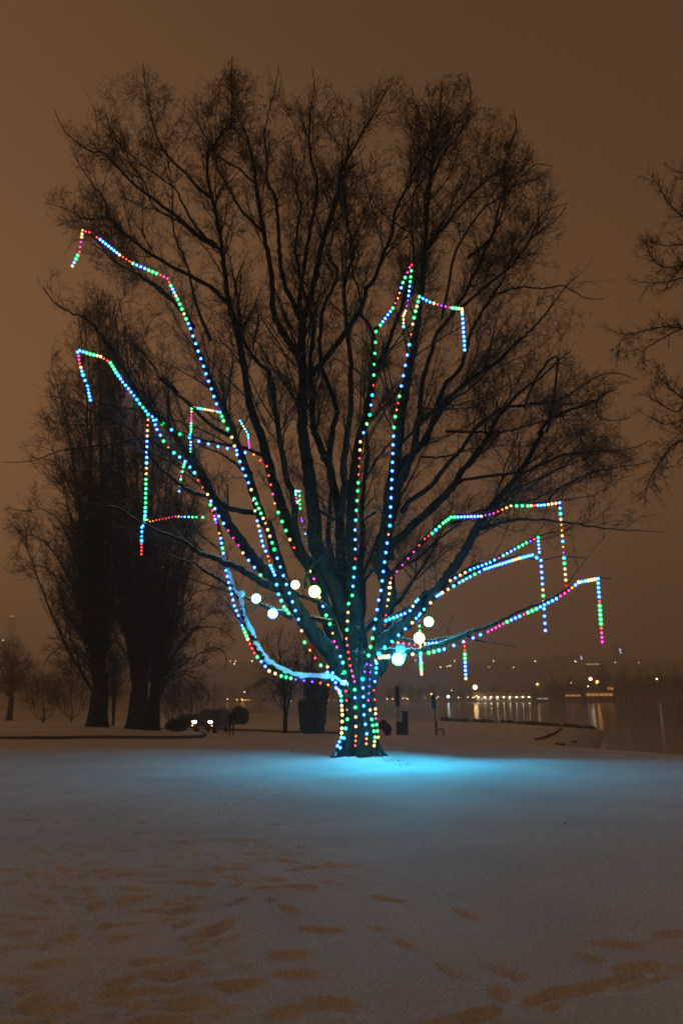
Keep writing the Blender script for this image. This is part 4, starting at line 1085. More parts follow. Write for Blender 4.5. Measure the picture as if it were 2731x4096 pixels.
# tree outside the frame on the right, whose drooping branches hang into it
def right_tree():
    D = 23.0
    bx = P(3050, 2900, D)[0]; by = D; z0 = gz(bx, by)
    root = empty('overhanging_tree', (bx, by, z0), 'bare tree at the right edge, only its drooping branch ends seen', 'tree')
    O = np.array([bx, by, z0])
    b = Bag(); b.tube([(0, 0, -0.3), (0, 0, 0.3), (0, 0, 2), (0.1, 0, 6), (0, 0.1, 11), (0, 0, 17)], [0.55, 0.42, 0.36, 0.3, 0.2, 0.05], 12); b.build('trunk', BARK, root)
    specs = [('J 900,560 780,480 676,420 600,350 540,260 490,180', 0.6), ('J 900,700 760,720 676,722 560,738 490,700 460,640', -0.4), ('J 900,680 780,620 676,592 560,600 430,560', 1.2),
             ('J 960,1250 820,1160 676,1120 560,1108 440,1130 300,1170 270,1250', 0.2), ('J 680,1118 600,1150 500,1210 430,1260 430,1360', 0.0), ('J 940,1800 800,1620 676,1562 600,1500 520,1420', -0.8),
             ('J 700,1570 640,1640 560,1610 450,1540', -0.6), ('J 950,1960 800,1800 676,1822 600,1860 520,1975 470,2050 440,2150', -1.4), ('J 900,860 760,800 676,800 560,830 430,830', 0.8),
             ('J 900,300 780,230 690,150 620,130', 0.9), ('J 680,720 600,800 560,880', -0.2), ('J 900,1900 740,1700 640,1700 560,1720 470,1680', 0.4)]
    PP, RR = [], []
    for txt, dy in specs:
        q = parse(txt); s = np.linspace(0, 1, len(q))
        first = P(q[0][0], q[0][1], D)
        pts = [np.array([bx, by, first[2] - 0.6])] if q[0][0] > 2850 else []
        pts += [np.array(P(a, b_, D + dy * t)) for (a, b_, _), t in zip(q, s)]
        c = resample(curve_through(pts, 6), 20)
        r = np.linspace(0.055 if q[0][0] > 2850 else 0.03, 0.012, 20)
        b = Bag(); b.tube(c - O, r, 7); b.build('limb', BARK, root); PP.append(c); RR.append(r)
    PP = np.stack(PP); RR = np.stack(RR)
    r_ = np.random.default_rng(77)
    P2, R2 = spawn(PP, RR, 0.13, 6, 42, 1.0, t0=0.2, up=0.06, wig=0.16, rfrac=0.45, rmin=0.009, rng=r_)
    P3, R3 = spawn(P2, R2, 0.10, 4, 50, 0.36, t0=0.05, up=0.08, wig=0.2, rfrac=0.7, rmin=0.009, rng=r_)
    P4, R4 = spawn(P3, R3, 0.12, 3, 50, 0.15, t0=0.05, up=0.08, wig=0.2, rfrac=0.8, rmin=0.0055, rng=r_)
    b = Bag(); b.add(*tubes(P2 - O, R2, 4)); o = b.build('branches', TWIG, root); o['kind'] = 'stuff'
    b = Bag(); b.add(*tubes(P3 - O, R3, 3)); b.add(*tubes(P4 - O, R4, 3)); o = b.build('twigs', TWIG, root); o['kind'] = 'stuff'
right_tree()

# ------------------------------------------------------------------ kerbs
CONC = mat('kerb_stone', (0.10, 0.095, 0.09), 0.9, noise=(6, 0.3))
def kerb(poly, i0, i1, label):
    pts = np.array([poly[i % len(poly)] for i in range(i0, i1 + 1)], float)
    c = curve_through(np.c_[pts, np.zeros(len(pts))], 8)[:, :2]
    c = resample(c, int(np.linalg.norm(np.diff(c, axis=0), axis=1).sum() / 0.5))
    ctr = poly.mean(0)
    n = np.gradient(c, axis=0); n = np.stack([n[:, 1], -n[:, 0]], 1); n /= np.linalg.norm(n, axis=1, keepdims=True)
    s = np.sign(((c - ctr) * n).sum(1).mean()); n *= s
    out = c + n * 0.10; inn = c - n * 0.10
    zo = ground_z(out[:, 0] + n[:, 0] * 0.1, out[:, 1] + n[:, 1] * 0.1)
    zt = zo + 0.16
    rows = [np.c_[out, zo - 0.1], np.c_[out, zt - 0.015], np.c_[out - n * 0.02, zt], np.c_[inn, zt], np.c_[inn, zo - 0.1]]
    V = np.concatenate(rows); N = len(c)
    i = np.arange(4)[:, None] * N; j = np.arange(N - 1)[None]
    F = np.stack([i + j, i + j + 1, i + N + j + 1, i + N + j], -1).reshape(-1, 4)
    o = link('kerb', mesh_np('kerb', V, F, False), None, CONC)
    tag(o, label, None, None, 'structure')
kerb(ISLAND, 0, 9, 'dark kerb curving round the raised lawn of the poplars')
kerb(FAR_ISLAND, -2, 4, 'low kerb of the small island behind the tree')

# ------------------------------------------------------------------ car
PAINT = mat('car_paint', (0.030, 0.034, 0.033), 0.35, 0.3, spec=0.5)
GLASS = mat('car_glass', (0.015, 0.017, 0.018), 0.08, spec=0.5)
RUBBER = mat('rubber', (0.018, 0.018, 0.018), 0.85)
CHROME = mat('chrome', (0.5, 0.5, 0.5), 0.25, 0.9)
PLASTIC = mat('black_plastic', (0.02, 0.02, 0.02), 0.6)
def make_car():
    x, y, _ = P(486.5 * D2S, 1676 * D2S, 60.0)
    z = gz(x, y)
    root = empty('parked_car', (x, y, z), 'dark off road car with its headlights on, facing the camera on the snowy drive', 'car')
    root.rotation_euler = (0, 0, math.radians(-9))
    # local axes: x to the right of the picture, -y is the front of the car
    prof = [(-2.3, .42), (-2.34, .62), (-2.30, 1.02), (-2.1, 1.12), (-1.25, 1.18), (-0.65, 1.82), (-0.40, 1.90), (1.9, 1.88), (2.2, 1.72), (2.32, 1.05), (2.34, .48), (1.9, .38), (-1.9, .36)]
    bm = bmesh.new()
    secs = []
    for hw, k in ((-0.93, 0), (-0.90, 1), (0.90, 1), (0.93, 0)):
        pass
    rings = []
    for sx, inset in ((-1, 0.0), (-0.86, 0.0), (0.86, 0.0), (1, 0.0)):
        ring = []
        for (py, pz) in prof:
            t = max(0, (pz - 1.15) / 0.75)            # sides lean in above the belt line
            hw = 0.94 - 0.16 * t
            fr = 0.07 if abs(py) > 2.2 else 0
            e_ = 0.05 if abs(sx) == 1 else 0.0        # rounded edges
            cy, cz = 0.0, 1.0
            ring.append(bm.verts.new((sx * (hw - (fr if abs(sx) == 1 else 0)), py - e_ * np.sign(py), pz - e_ * np.sign(pz - cz))))
        rings.append(ring)
    for a, b_ in zip(rings[:-1], rings[1:]):
        for i in range(len(prof)):
            bm.faces.new((a[i], a[(i + 1) % len(prof)], b_[(i + 1) % len(prof)], b_[i]))
    bm.faces.new(rings[0]); bm.faces.new(rings[-1][::-1])
    bmesh.ops.bevel(bm, geom=list(bm.edges), offset=0.02, segments=1, affect='EDGES')
    bm_obj('body', bm, PAINT, root, smooth=False)
    def quad(name, pts, material, th=0.012):
        bm = bmesh.new(); vs = [bm.verts.new(p) for p in pts]; f = bm.faces.new(vs)
        ex = bmesh.ops.extrude_face_region(bm, geom=[f]); nrm = (Vector(pts[1]) - Vector(pts[0])).cross(Vector(pts[2]) - Vector(pts[0])).normalized()
        for v_ in [g for g in ex['geom'] if isinstance(g, bmesh.types.BMVert)]: v_.co += nrm * th
        return bm_obj(name, bm, material, root)
    quad('windshield', [(-0.70, -1.19, 1.24), (0.70, -1.19, 1.24), (0.62, -0.70, 1.79), (-0.62, -0.70, 1.79)], GLASS, 0.02)
    for s in (-1, 1):
        quad('side_window', [(s * 0.935, -1.0, 1.22), (s * 0.935, 0.05, 1.22), (s * 0.82, 0.05, 1.76), (s * 0.82, -0.6, 1.76)], GLASS, 0.012 * s)
        quad('side_window', [(s * 0.935, 0.15, 1.22), (s * 0.935, 1.1, 1.22), (s * 0.82, 1.1, 1.76), (s * 0.82, 0.15, 1.76)], GLASS, 0.012 * s)
        quad('side_window', [(s * 0.935, 1.2, 1.22), (s * 0.935, 2.0, 1.22), (s * 0.82, 1.95, 1.74), (s * 0.82, 1.2, 1.76)], GLASS, 0.012 * s)
        m = box('mirror', (s * 1.0 - 0.10, s * 1.0 + 0.10, -1.12, -1.02, 1.18, 1.36), PAINT, root, 0.03)
        # headlight: housing rim and glowing lens
        h = box('headlight', (s * 0.67 - 0.20, s * 0.67 + 0.20, -2.385, -2.29, 0.84, 1.03), CHROME, root, 0.03)
        bm = bmesh.new(); bmesh.ops.create_uvsphere(bm, u_segments=14, v_segments=8, radius=1.0)
        for v_ in bm.verts: v_.co = Vector((v_.co.x * (0.21 if s < 0 else 0.18), v_.co.y * 0.05, v_.co.z * 0.085)) + Vector((s * 0.67, -2.395, 0.935))
        bm_obj('lens', bm, mat('headlight_glow', (0.8, 0.8, 0.8), 0.2, emit=((1.0, 0.96, 0.86), 26)), h, True)
        bm = bmesh.new(); bmesh.ops.create_uvsphere(bm, u_segments=10, v_segments=6, radius=0.055 if s < 0 else 0.042)
        for v_ in bm.verts: v_.co = v_.co + Vector((s * 0.83, -2.37, 0.66))
        bm_obj('marker_light', bm, mat('amber_glow', (0.8, 0.4, 0.1), 0.3, emit=((1.0, 0.30, 0.05), 7)), root, True)
        quad('door_seam', [(s * 0.942, -0.98, 0.55), (s * 0.942, -0.96, 0.55), (s * 0.942, -0.96, 1.18), (s * 0.942, -0.98, 1.18)], PLASTIC, 0.004 * s)
        for yy in (-1.45, 1.4):
            w = bpy.data.objects.new('wheel', None); C.objects.link(w); w.parent = root; w.location = (s * 0.80, yy, 0.38)
            bm = bmesh.new()
            bmesh.ops.create_cone(bm, cap_ends=True, segments=28, radius1=0.38, radius2=0.38, depth=0.25)
            bmesh.ops.rotate(bm, verts=bm.verts, matrix=__import__('mathutils').Matrix.Rotation(math.radians(90), 3, 'Y'))
            bmesh.ops.bevel(bm, geom=[e_ for e_ in bm.edges if e_.calc_face_angle(0) > 0.8], offset=0.035, segments=2, affect='EDGES')
            bm_obj('tyre', bm, RUBBER, w)
            bm = bmesh.new()
            bmesh.ops.create_cone(bm, cap_ends=True, segments=20, radius1=0.22, radius2=0.19, depth=0.27)
            bmesh.ops.rotate(bm, verts=bm.verts, matrix=__import__('mathutils').Matrix.Rotation(math.radians(90), 3, 'Y'))
            bm_obj('rim', bm, CHROME, w)
    g = box('grille', (-0.44, 0.44, -2.36, -2.30, 0.80, 1.03), PLASTIC, root, 0.01)
    for k in range(6):
        box('grille_bar', (-0.37 + 0.14 * k, -0.33 + 0.14 * k, -2.372, -2.35, 0.815, 1.015), CHROME, g)
    box('bumper', (-0.93, 0.93, -2.46, -2.24, 0.42, 0.62), PLASTIC, root, 0.04)
    box('number_plate', (-0.26, 0.26, -2.475, -2.455, 0.47, 0.58), mat('plate', (0.5, 0.5, 0.5), 0.5), root)
    for s in (-1, 1): box('roof_rail', (s * 0.66 - 0.02, s * 0.66 + 0.02, -0.3, 1.8, 1.90, 1.95), PLASTIC, root, 0.008)
    box('snow_on_roof', (-0.62, 0.62, -0.2, 1.75, 1.86, 1.905), MATS['lying_snow'], root, 0.02)
make_car()

# ------------------------------------------------------------------ person
def make_person():
    x, y, _ = P(531.5 * D2S, 1683 * D2S, 48.0)
    z = gz(x, y) - 0.01
    root = empty('person', (x, y, z), 'person in a dark hooded coat standing on the snowy drive, hands in the pockets', 'person')
    root.rotation_euler = (0, 0, math.radians(12))
    def skin(name, nodes, edges, material, sub=2):
        me = bpy.data.meshes.new(name)
        me.from_pydata([n_[:3] for n_ in nodes], edges, [])
        o = bpy.data.objects.new(name, me); C.objects.link(o)
        me.materials.append(material)
        md = o.modifiers.new('skin', 'SKIN')
        for i, n_ in enumerate(nodes):
            sv = me.skin_vertices[0].data[i]
            rx, ry = (n_[3], n_[3]) if len(n_) == 4 else n_[3:5]
            sv.radius = (rx, ry); sv.use_root = (i == 0)
        sd = o.modifiers.new('sub', 'SUBSURF'); sd.levels = sub; sd.render_levels = sub
        o.parent = root
        return o
    # facing -y; pelvis first
    N = [(0, 0, .92, .135, .105), (0, 0, 1.08, .125, .10), (0, 0.01, 1.25, .15, .105), (0, 0.01, 1.39, .14, .095), (0, 0, 1.48, .055), (0, -.01, 1.55, .06),
         (-.10, 0, .84, .088), (-.115, -.01, .49, .060), (-.12, .02, .11, .042), (-.125, -.10, .05, .042), (-.128, -.17, .035, .03),
         (.10, 0, .84, .088), (.12, -.02, .49, .060), (.135, .01, .11, .042), (.145, -.11, .05, .042), (.15, -.18, .035, .03),
         (-.19, .01, 1.37, .062), (-.26, .03, 1.12, .048), (-.19, -.12, .95, .036),
         (.19, .01, 1.37, .062), (.26, .03, 1.12, .048), (.19, -.12, .95, .036)]
    E = [(0, 1), (1, 2), (2, 3), (3, 4), (4, 5), (0, 6), (6, 7), (7, 8), (8, 9), (9, 10), (0, 11), (11, 12), (12, 13), (13, 14), (14, 15),
         (3, 16), (16, 17), (17, 18), (3, 19), (19, 20), (20, 21)]
    COAT = mat('dark_coat', (0.018, 0.019, 0.022), 0.85, noise=(20, 0.3))
    TROU = mat('dark_trousers', (0.03, 0.032, 0.040), 0.85, noise=(20, 0.3))
    SKIN = mat('skin', (0.42, 0.27, 0.20), 0.6)
    skin('body', N, E, TROU)
    NC = [(0, 0, .95, .19, .15), (0, 0, .80, .20, .16), (0, 0, 1.12, .165, .13), (0, 0.01, 1.28, .185, .13), (0, 0.01, 1.41, .16, .115), (0, 0, 1.49, .09),
          (-.20, .01, 1.38, .082), (-.275, .03, 1.12, .066), (-.205, -.11, .97, .055), (.20, .01, 1.38, .082), (.275, .03, 1.12, .066), (.205, -.11, .97, .055)]
    EC = [(0, 1), (0, 2), (2, 3), (3, 4), (4, 5), (4, 6), (6, 7), (7, 8), (4, 9), (9, 10), (10, 11)]
    skin('coat', NC, EC, COAT)
    # head with a face
    bm = bmesh.new(); bmesh.ops.create_uvsphere(bm, u_segments=24, v_segments=16, radius=1)
    for v_ in bm.verts:
        c = v_.co
        jaw = 1 - 0.22 * max(0, -c.z)
        p = Vector((c.x * .076 * jaw, c.y * .095 * (1 - 0.12 * max(0, -c.z)), c.z * .115))
        if c.y < -0.6:
            if abs(c.z + .05) < .22 and abs(c.x) < .2: p.y -= .018 * (1 - abs(c.x) / .2)      # nose
            if abs(abs(c.x) - .38) < .2 and abs(c.z - .12) < .14: p.y += .008                  # eye sockets
            if abs(c.z + .52) < .1 and abs(c.x) < .3: p.y -= .004                              # mouth
        v_.co = p + Vector((0, -.012, 1.635))
    h = bm_obj('head', bm, SKIN, root, True)
    for s in (-1, 1):
        bm = bmesh.new(); bmesh.ops.create_uvsphere(bm, u_segments=8, v_segments=6, radius=.012)
        for v_ in bm.verts: v_.co += Vector((s * .03, -.094, 1.648))
        bm_obj('eye', bm, mat('eye', (0.03, 0.02, 0.02), 0.3), h, True)
    # hood: open at the front
    bm = bmesh.new(); bmesh.ops.create_uvsphere(bm, u_segments=20, v_segments=14, radius=1)
    bmesh.ops.delete(bm, geom=[v_ for v_ in bm.verts if v_.co.y < -0.70 and v_.co.z < 0.72], context='VERTS')
    for v_ in bm.verts: v_.co = Vector((v_.co.x * .108, v_.co.y * .125 + .005, v_.co.z * .148 + 1.640 - (0.02 if v_.co.z < 0 else 0)))
    o = bm_obj('hood', bm, COAT, root, True)
    sd = o.modifiers.new('solid', 'SOLIDIFY'); sd.thickness = 0.012
make_person()

# ------------------------------------------------------------------ signs, bollard and bench on the lawn right of the trunk
DARKMETAL = mat('dark_metal', (0.03, 0.032, 0.034), 0.5, 0.4)
WOOD = mat('dark_wood', (0.06, 0.045, 0.03), 0.85, noise=(14, 0.4))
def at(u, v, D):
    x, y, _ = P(u, v, D); return x, y, gz(x, y)
def lawn_things():
    D = 47.0; k = D / FPX
    x, y, z = at(1591, 2916, D)
    t = empty('banner_post', (x, y, z), 'tall narrow dark banner sign on a thin post, right of the big trunk', 'sign')
    b = Bag(); b.tube([(0, 0, -.2), (0, 0, 1.9)], .03, 8); b.build('post', DARKMETAL, t)
    box('panel', (-.13, .13, -.03, .03, 1.80, 3.12), DARKMETAL, t, 0.012)
    x, y, z = at(1620, 2916, D - 1)
    t = empty('bin', (x, y, z), 'dark upright park bin beside the banner post', 'bin')
    bm = bmesh.new(); bm_box(bm, -.18, .18, -.2, .2, 0, 1.36, 0.03); bm_obj('body', bm, DARKMETAL, t)
    bm = bmesh.new(); bm_box(bm, -.21, .21, -.23, .23, 1.362, 1.50, 0.04); bm_obj('lid', bm, PLASTIC, t)
    box('opening', (-.13, .13, -.212, -.196, 1.12, 1.28), PLASTIC, t)
    box('snow_cap', (-.17, .17, -.18, .18, 1.495, 1.55), MATS['lying_snow'], t, 0.02)
    x, y, z = at(1598, 2905, D + 3)
    t = empty('utility_box', (x, y, z), 'low dark cabinet behind the bin, half hidden by it', 'utility box')
    bm = bmesh.new(); bm_box(bm, -.24, .24, -.2, .2, 0, .9, 0.02); bm_obj('cabinet', bm, DARKMETAL, t)
    box('door', (-.20, .20, -.218, -.203, .08, .82), PLASTIC, t, 0.005)
    x, y, z = at(1741, 2921, D - 2)
    t = empty('sign_post', (x, y, z), 'dark sign panel on a thin post beside the bench', 'sign')
    b = Bag(); b.tube([(0, 0, -.2), (-.01, 0, 1.2), (-.06, 0, 2.3)], .025, 8); b.build('post', WOOD, t)
    box('panel', (-.20, .09, -.06, -.03, 1.62, 2.44), DARKMETAL, t, 0.01)
    x, y, z = at(1760, 2925, D - 1.5)
    t = empty('park_bench', (x, y, z), 'park bench seen end on, next to the thin sign post', 'bench')
    t.rotation_euler = (0, 0, math.radians(84))
    for i in range(4): box('seat_slat', (-.75, .75, -.24 + .12 * i, -.14 + .12 * i, .42, .455), WOOD, t, 0.006)
    for i in range(3): box('back_slat', (-.75, .75, .25 + .02 * i, .28 + .02 * i, .52 + .13 * i, .62 + .13 * i), WOOD, t, 0.006)
    for s in (-1, 1):
        bm = bmesh.new(); bm_box(bm, s * .6 - .03, s * .6 + .03, -.22, -.17, -.1, .418); bm_box(bm, s * .6 - .03, s * .6 + .03, .19, .24, -.1, .90)
        bm_box(bm, s * .6 - .028, s * .6 + .028, -.168, .188, .36, .40)
        bm_obj('leg', bm, DARKMETAL, t)
    box('snow_on_seat', (-.74, .74, -.23, .20, .456, .485), MATS['lying_snow'], t, 0.01)
    # bare pole above the car
    x, y, _ = P(854, 2880, 72.0); z = gz(x, y)
    t = empty('thin_pole', (x, y, z), 'thin bare pole rising behind the car with the headlights', 'pole')
    b = Bag(); b.tube([(0, 0, -.2), (0, 0, 3.0), (0, 0, P(854, 2735, 72.0)[2] - z)], [.05, .045, .035], 8); b.build('shaft', DARKMETAL, t)
    box('foot_plate', (-.12, .12, -.12, .12, .0, .05), DARKMETAL, t)
lawn_things()

# ------------------------------------------------------------------ shore: stones, driftwood
def stones():
    r_ = np.random.default_rng(9)
    def on_water(u, v):
        dx, dy, dz = ray(u, v); t = (WATER_Z + 0.15 - CAMZ) / dz
        return dx * t, dy * t
    line = [on_water(u, v) for u, v, _ in parse('N 170,604 260,606 340,606 430,610 520,614 600,620 700,622 780,626 860,636 980,642 1090,650')]
    line = np.array(line)
    me = []
    for k in range(5):
        bm = bmesh.new(); bmesh.ops.create_icosphere(bm, subdivisions=2, radius=1)
        for v_ in bm.verts: v_.co = v_.co * (1 + 0.28 * r_.normal() * 0.5); v_.co.z *= 0.6
        m_ = bpy.data.meshes.new('shore_stone'); bm.to_mesh(m_); bm.free()
        m_.materials.append(mat('wet_stone', (0.035, 0.032, 0.028), 0.7, noise=(3, 0.4))); me.append(m_)
    L = np.r_[0, np.cumsum(np.hypot(*np.diff(line, axis=0).T))]
    n = 0
    for s in np.arange(0, L[-1], 0.40):
        x = np.interp(s, L, line[:, 0]) + r_.normal() * 0.3; y = np.interp(s, L, line[:, 1]) + r_.normal() * 2.2
        if vnoise(np.array([s * 0.23]), np.array([0.5]))[0] < -0.12: continue
        o = bpy.data.objects.new('shore_stone', me[n % 5]); C.objects.link(o); n += 1
        sc = 0.16 + 0.55 * r_.random() ** 2.2
        o.location = (x, y, max(gz(x, y), WATER_Z) + 0.14); o.scale = (sc * 1.4, sc, sc * 0.85); o.rotation_euler = (0, 0, r_.uniform(0, 6))
        tag(o, 'dark stone in the long irregular row edging the water', 'stone', 'stones along the water edge')
    for u, v, s, lab in ((2228, 2979, .13, 'small dark stone on the snow by the water, left of a close pair'), (2249, 2981, .16, 'flat dark stone on the snow, right one of a close pair'), (2297, 2971, .17, 'single dark stone on the snow nearest the water')):
        x, y = G(u, v); o = bpy.data.objects.new('lone_stone', me[1]); C.objects.link(o); o.location = (x, y, gz(x, y) + .05); o.scale = (s * 1.5, s, s)
        tag(o, lab, 'stone')
    a = G(2138, 2963); b_ = G(2262, 2917)
    t = empty('driftwood_log', (a[0], a[1], gz(*a)), 'long bare driftwood log slanting across the snow towards the stones', 'log')
    O = np.array(t.location); pts = []
    for q in np.linspace(0, 1, 9):
        x = a[0] + (b_[0] - a[0]) * q + 0.25 * math.sin(5 * q); y = a[1] + (b_[1] - a[1]) * q
        pts.append((x, y, gz(x, y) + 0.10))
    b = Bag(); b.tube(np.array(pts) - O, [.05, .09, .10, .09, .10, .09, .08, .06, .03], 9); b.build('stem', WOOD, t)
    for q, dx in ((3, -.9), (6, 1.2)):
        p = np.array(pts[q]) - O; b = Bag(); b.tube([p, p + (dx * .5, 1.0, .35), p + (dx, 2.0, .4)], [.04, .03, .015], 6); b.build('side_branch', WOOD, t)
stones()

# ------------------------------------------------------------------ far shore
ORD = 'first second third fourth fifth sixth seventh eighth ninth tenth eleventh twelfth thirteenth fourteenth fifteenth sixteenth seventeenth eighteenth nineteenth twentieth'.split()
TENS = {2: 'twenty', 3: 'thirty'}
def nth(i):
    return ORD[i] if i < 20 else TENS[(i + 1) // 10] + '-' + ORD[(i + 1) % 10 - 1] if (i + 1) % 10 else {30: 'thirtieth'}[i + 1]
def relabel(group, text):
    os_ = sorted([o for o in C.objects if o.get('group') == group], key=lambda o: o.location.x / o.location.y)
    for i, o in enumerate(os_): o['label'] = nth(i) + ' ' + text
WALL = mat('pale_wall', (0.45, 0.42, 0.38), 0.85, noise=(0.6, 0.1))
ROOF = mat('snowy_roof', (0.5, 0.5, 0.52), 0.85, noise=(0.4, 0.15))
DWALL = mat('dark_wall', (0.12, 0.10, 0.09), 0.85, noise=(0.6, 0.2))
LAMPC = {'w': (1.0, 0.80, 0.50), 'o': (1.0, 0.42, 0.10), 'c': (0.80, 0.92, 1.0), 'g': (0.85, 1.0, 0.55), 'y': (1.0, 0.62, 0.25)}
def far_lamp(u, v, D, col, dia, power, label, group=None, foot=None):
    x, y, z = P(u, v, D); g = gz(x, y)
    g = max(g, WATER_Z)
    t = empty('street_lamp', (x, y, g), label, 'street lamp', group)
    m = mat('lamp_%s_%d' % (col, round(power)), (0.8, 0.8, 0.8), 0.4, emit=(LAMPC[col], power))
    me = sphere_mesh('lamp_head', dia / 2, 10, 7); me.materials.append(m)
    o = link('lamp_head', me, t); o.location = (0, 0, z - g)
    if z - g > 1.0:
        b = Bag(); b.tube([(0, 0, -.5), (0, 0, z - g - dia * 0.4)], .10, 6); b.build('post', DARKMETAL, t)
def far_shore():
    big = [(1899, 2749, 505, 'y', 3.0, 16, 'brightest floodlight on the far shore, above the long low building'),
           (1792, 2786, 495, 'c', 1.7, 12, 'bluish white street lamp at the left on the far shore'),
           (1724, 2776, 500, 'y', 1.1, 6, 'yellow street lamp just left of the dark sign panel'),
           (2148, 2737, 500, 'o', 1.6, 7, 'orange street lamp alone right of the long low building'),
           (2360, 2716, 470, 'w', 2.0, 9, 'white street lamp left of the tall bare tree on the far shore'),
           (2387, 2727, 470, 'o', 1.8, 8, 'orange street lamp close to the tall bare tree on the far shore'),
           (2384, 2732, 474, 'o', 1.0, 6, 'lower orange lamp just under the one by the tall tree'),
           (2625, 2716, 470, 'g', 1.1, 6, 'greenish street lamp farthest right on the far shore'),
           (1805, 2762, 505, 'w', 1.0, 2.2, 'dim pale lamp above the bluish one'),
           (2282, 2731, 478, 'o', 0.9, 3, 'small orange lamp in front of the dark trees'),
           (2195, 2717, 500, 'o', 0.7, 2.5, 'faint orange lamp high among the dark trees'),
           (2350, 2745, 468, 'w', 1.2, 2.0, 'dim pale lamp under the white one near the tall tree')]
    for u, v, D, c, d, p, lab in big: far_lamp(u, v, D, c, d, p, lab)
    row = 'small warm lamp in the long low row of lights on the far shore'
    rg = 'small lamps in a row on the far shore'
    rr = random.Random(4)
    for u, v, c in ((1548, 2796, 'w'), (1569, 2796, 'w'), (1584, 2796, 'y'), (1610, 2793, 'w'), (1622, 2793, 'o'), (1630, 2796, 'w'), (1700, 2791, 'o'), (1744, 2792, 'w'), (1752, 2787, 'g'),
                    (1833, 2790, 'w'), (1870, 2789, 'w'), (1890, 2790, 'y'), (1897, 2788, 'y'), (1905, 2784, 'y'), (1915, 2784, 'w'), (1503, 2800, 'o'), (1315, 2801, 'w'), (1337, 2801, 'y'), (1288, 2796, 'w'),
                    (967, 2796, 'o'), (970, 2800, 'y'), (978, 2800, 'o'), (986, 2801, 'o'), (995, 2801, 'o'), (1003, 2801, 'o'), (1164, 2804, 'w'), (1192, 2803, 'w'), (1112, 2798, 'w'), (1093, 2753, 'c'), (978, 2768, 'w'), (948, 2799, 'o'), (910, 2797, 'y')):
        far_lamp(u, v, rr.uniform(500, 560), c, 0.8, 5.5 if u > 1200 or u < 1000 else 3, row, rg)
    hill = 'tiny lamp high on the dark hillside beyond the bay'
    for u, v, c in ((1818, 2643, 'w'), (1973, 2644, 'w'), (2139, 2645, 'y'), (2300, 2646, 'w'), (2553, 2650, 'w'), (1799, 2663, 'w'), (1788, 2666, 'w'), (1955, 2668, 'w'), (1760, 2668, 'w'), (2052, 2670, 'w'),
                    (922, 2644, 'w'), (942, 2645, 'w'), (1008, 2644, 'w'), (836, 2647, 'w'), (748, 2624, 'w'), (645, 2674, 'o'), (938, 2656, 'w'), (15, 2561, 'w'), (776, 2787, 'w'), (780, 2790, 'w'), (1660, 2640, 'w'), (1690, 2650, 'w'), (2458, 2650, 'w')):
        far_lamp(u, v, rr.uniform(960, 1050), c, 1.5, 13, hill, 'tiny lamps on the hillside')
    # long low building with a row of lights under its eaves
    D = 508.0; k = D / FPX
    x0 = P(1903, 2790, D)[0]; x1 = P(2122, 2790, D)[0]; z0 = gz((x0 + x1) / 2, D) - 0.3
    t = empty('boathouse', ((x0 + x1) / 2, D, z0), 'long low building with lights under its eaves on the far shore', 'building')
    w = (x1 - x0) / 2; h = 3.6
    box('wall', (-w, w, 0, 12, -1.5, h), WALL, t)
    bm = bmesh.new()
    vs = [bm.verts.new(p) for p in ((-w - 1, -1.6, h + .01), (w + 1, -1.6, h + .01), (w + 1, 14, h + .01), (-w - 1, 14, h + .01), (-w - 1, 6, h + 3.0), (w + 1, 6, h + 3.0))]
    for f in ((0, 1, 5, 4), (2, 3, 4, 5), (0, 4, 3), (1, 2, 5), (3, 2, 1, 0)): bm.faces.new([vs[i] for i in f])
    bm_obj('roof', bm, ROOF, t)
    for i in range(14):
        xx = -w + (i + .5) * 2 * w / 14
        f = box('window', (xx - .9, xx + .9, -.06, .02, 1.0, 2.6), DARKMETAL, t)
        box('pane', (xx - .8, xx + .8, -.09, -.065, 1.1, 2.5), mat('lit_pane', (.5, .45, .35), .3, emit=((1.0, .72, .42), 0.9)) if i in (0, 1, 2, 3, 5, 8) else GLASS, f)
    for i in range(9):
        xx = -w + 1.5 + i * (2 * w - 3) / 8
        me = sphere_mesh('eave_lamp', .42, 8, 6); me.materials.append(mat('eave_glow', (.8, .8, .8), .4, emit=((1.0, .85, .55), 16)))
        o = link('eave_lamp', me, t); o.location = (xx, -.9, h - .5)
    # orange lit sheds at the right; the pale glowing one stands for white boats
    for u0, u1, v0, v1, D, lab, e_ in ((2258, 2322, 2779, 2786, 476, 'low shed lit orange, left of the tall tree', .8), (2343, 2450, 2773, 2784, 474, 'wider low shed lit orange, below the orange lamps', 1.0),
                                       (2427, 2452, 2749, 2759, 480, 'small orange lit upper room right of the tall tree trunk', 1.5), (2146, 2193, 2792, 2797, 470, 'white boats by the water, built as a shed with glow put in its panes', .5)):
        a = P(u0, v1, D); b_ = P(u1, v0, D); g = min(gz(a[0], D), a[2])
        t = empty('lit_shed', ((a[0] + b_[0]) / 2, D, g), lab, 'shed')
        w = (b_[0] - a[0]) / 2
        box('wall', (-w - .6, w + .6, .1, 6, -1.0, b_[2] - g + .8), DWALL, t)
        box('roof', (-w - 1, w + 1, -.6, 6.6, b_[2] - g + .81, b_[2] - g + 1.2), ROOF, t)
        n = max(2, int(2 * w / 3))
        for i in range(n):
            xx = -w + (i + .5) * 2 * w / n
            box('lit_window', (xx - w / n * .82, xx + w / n * .82, .02, .09, max(0.2, a[2] - g), b_[2] - g), mat('orange_pane' if 'white' not in lab else 'boat_glow', (.5, .3, .1), .4, emit=((1.0, .36, .08) if 'white' not in lab else (.8, .9, .8), e_)), t)
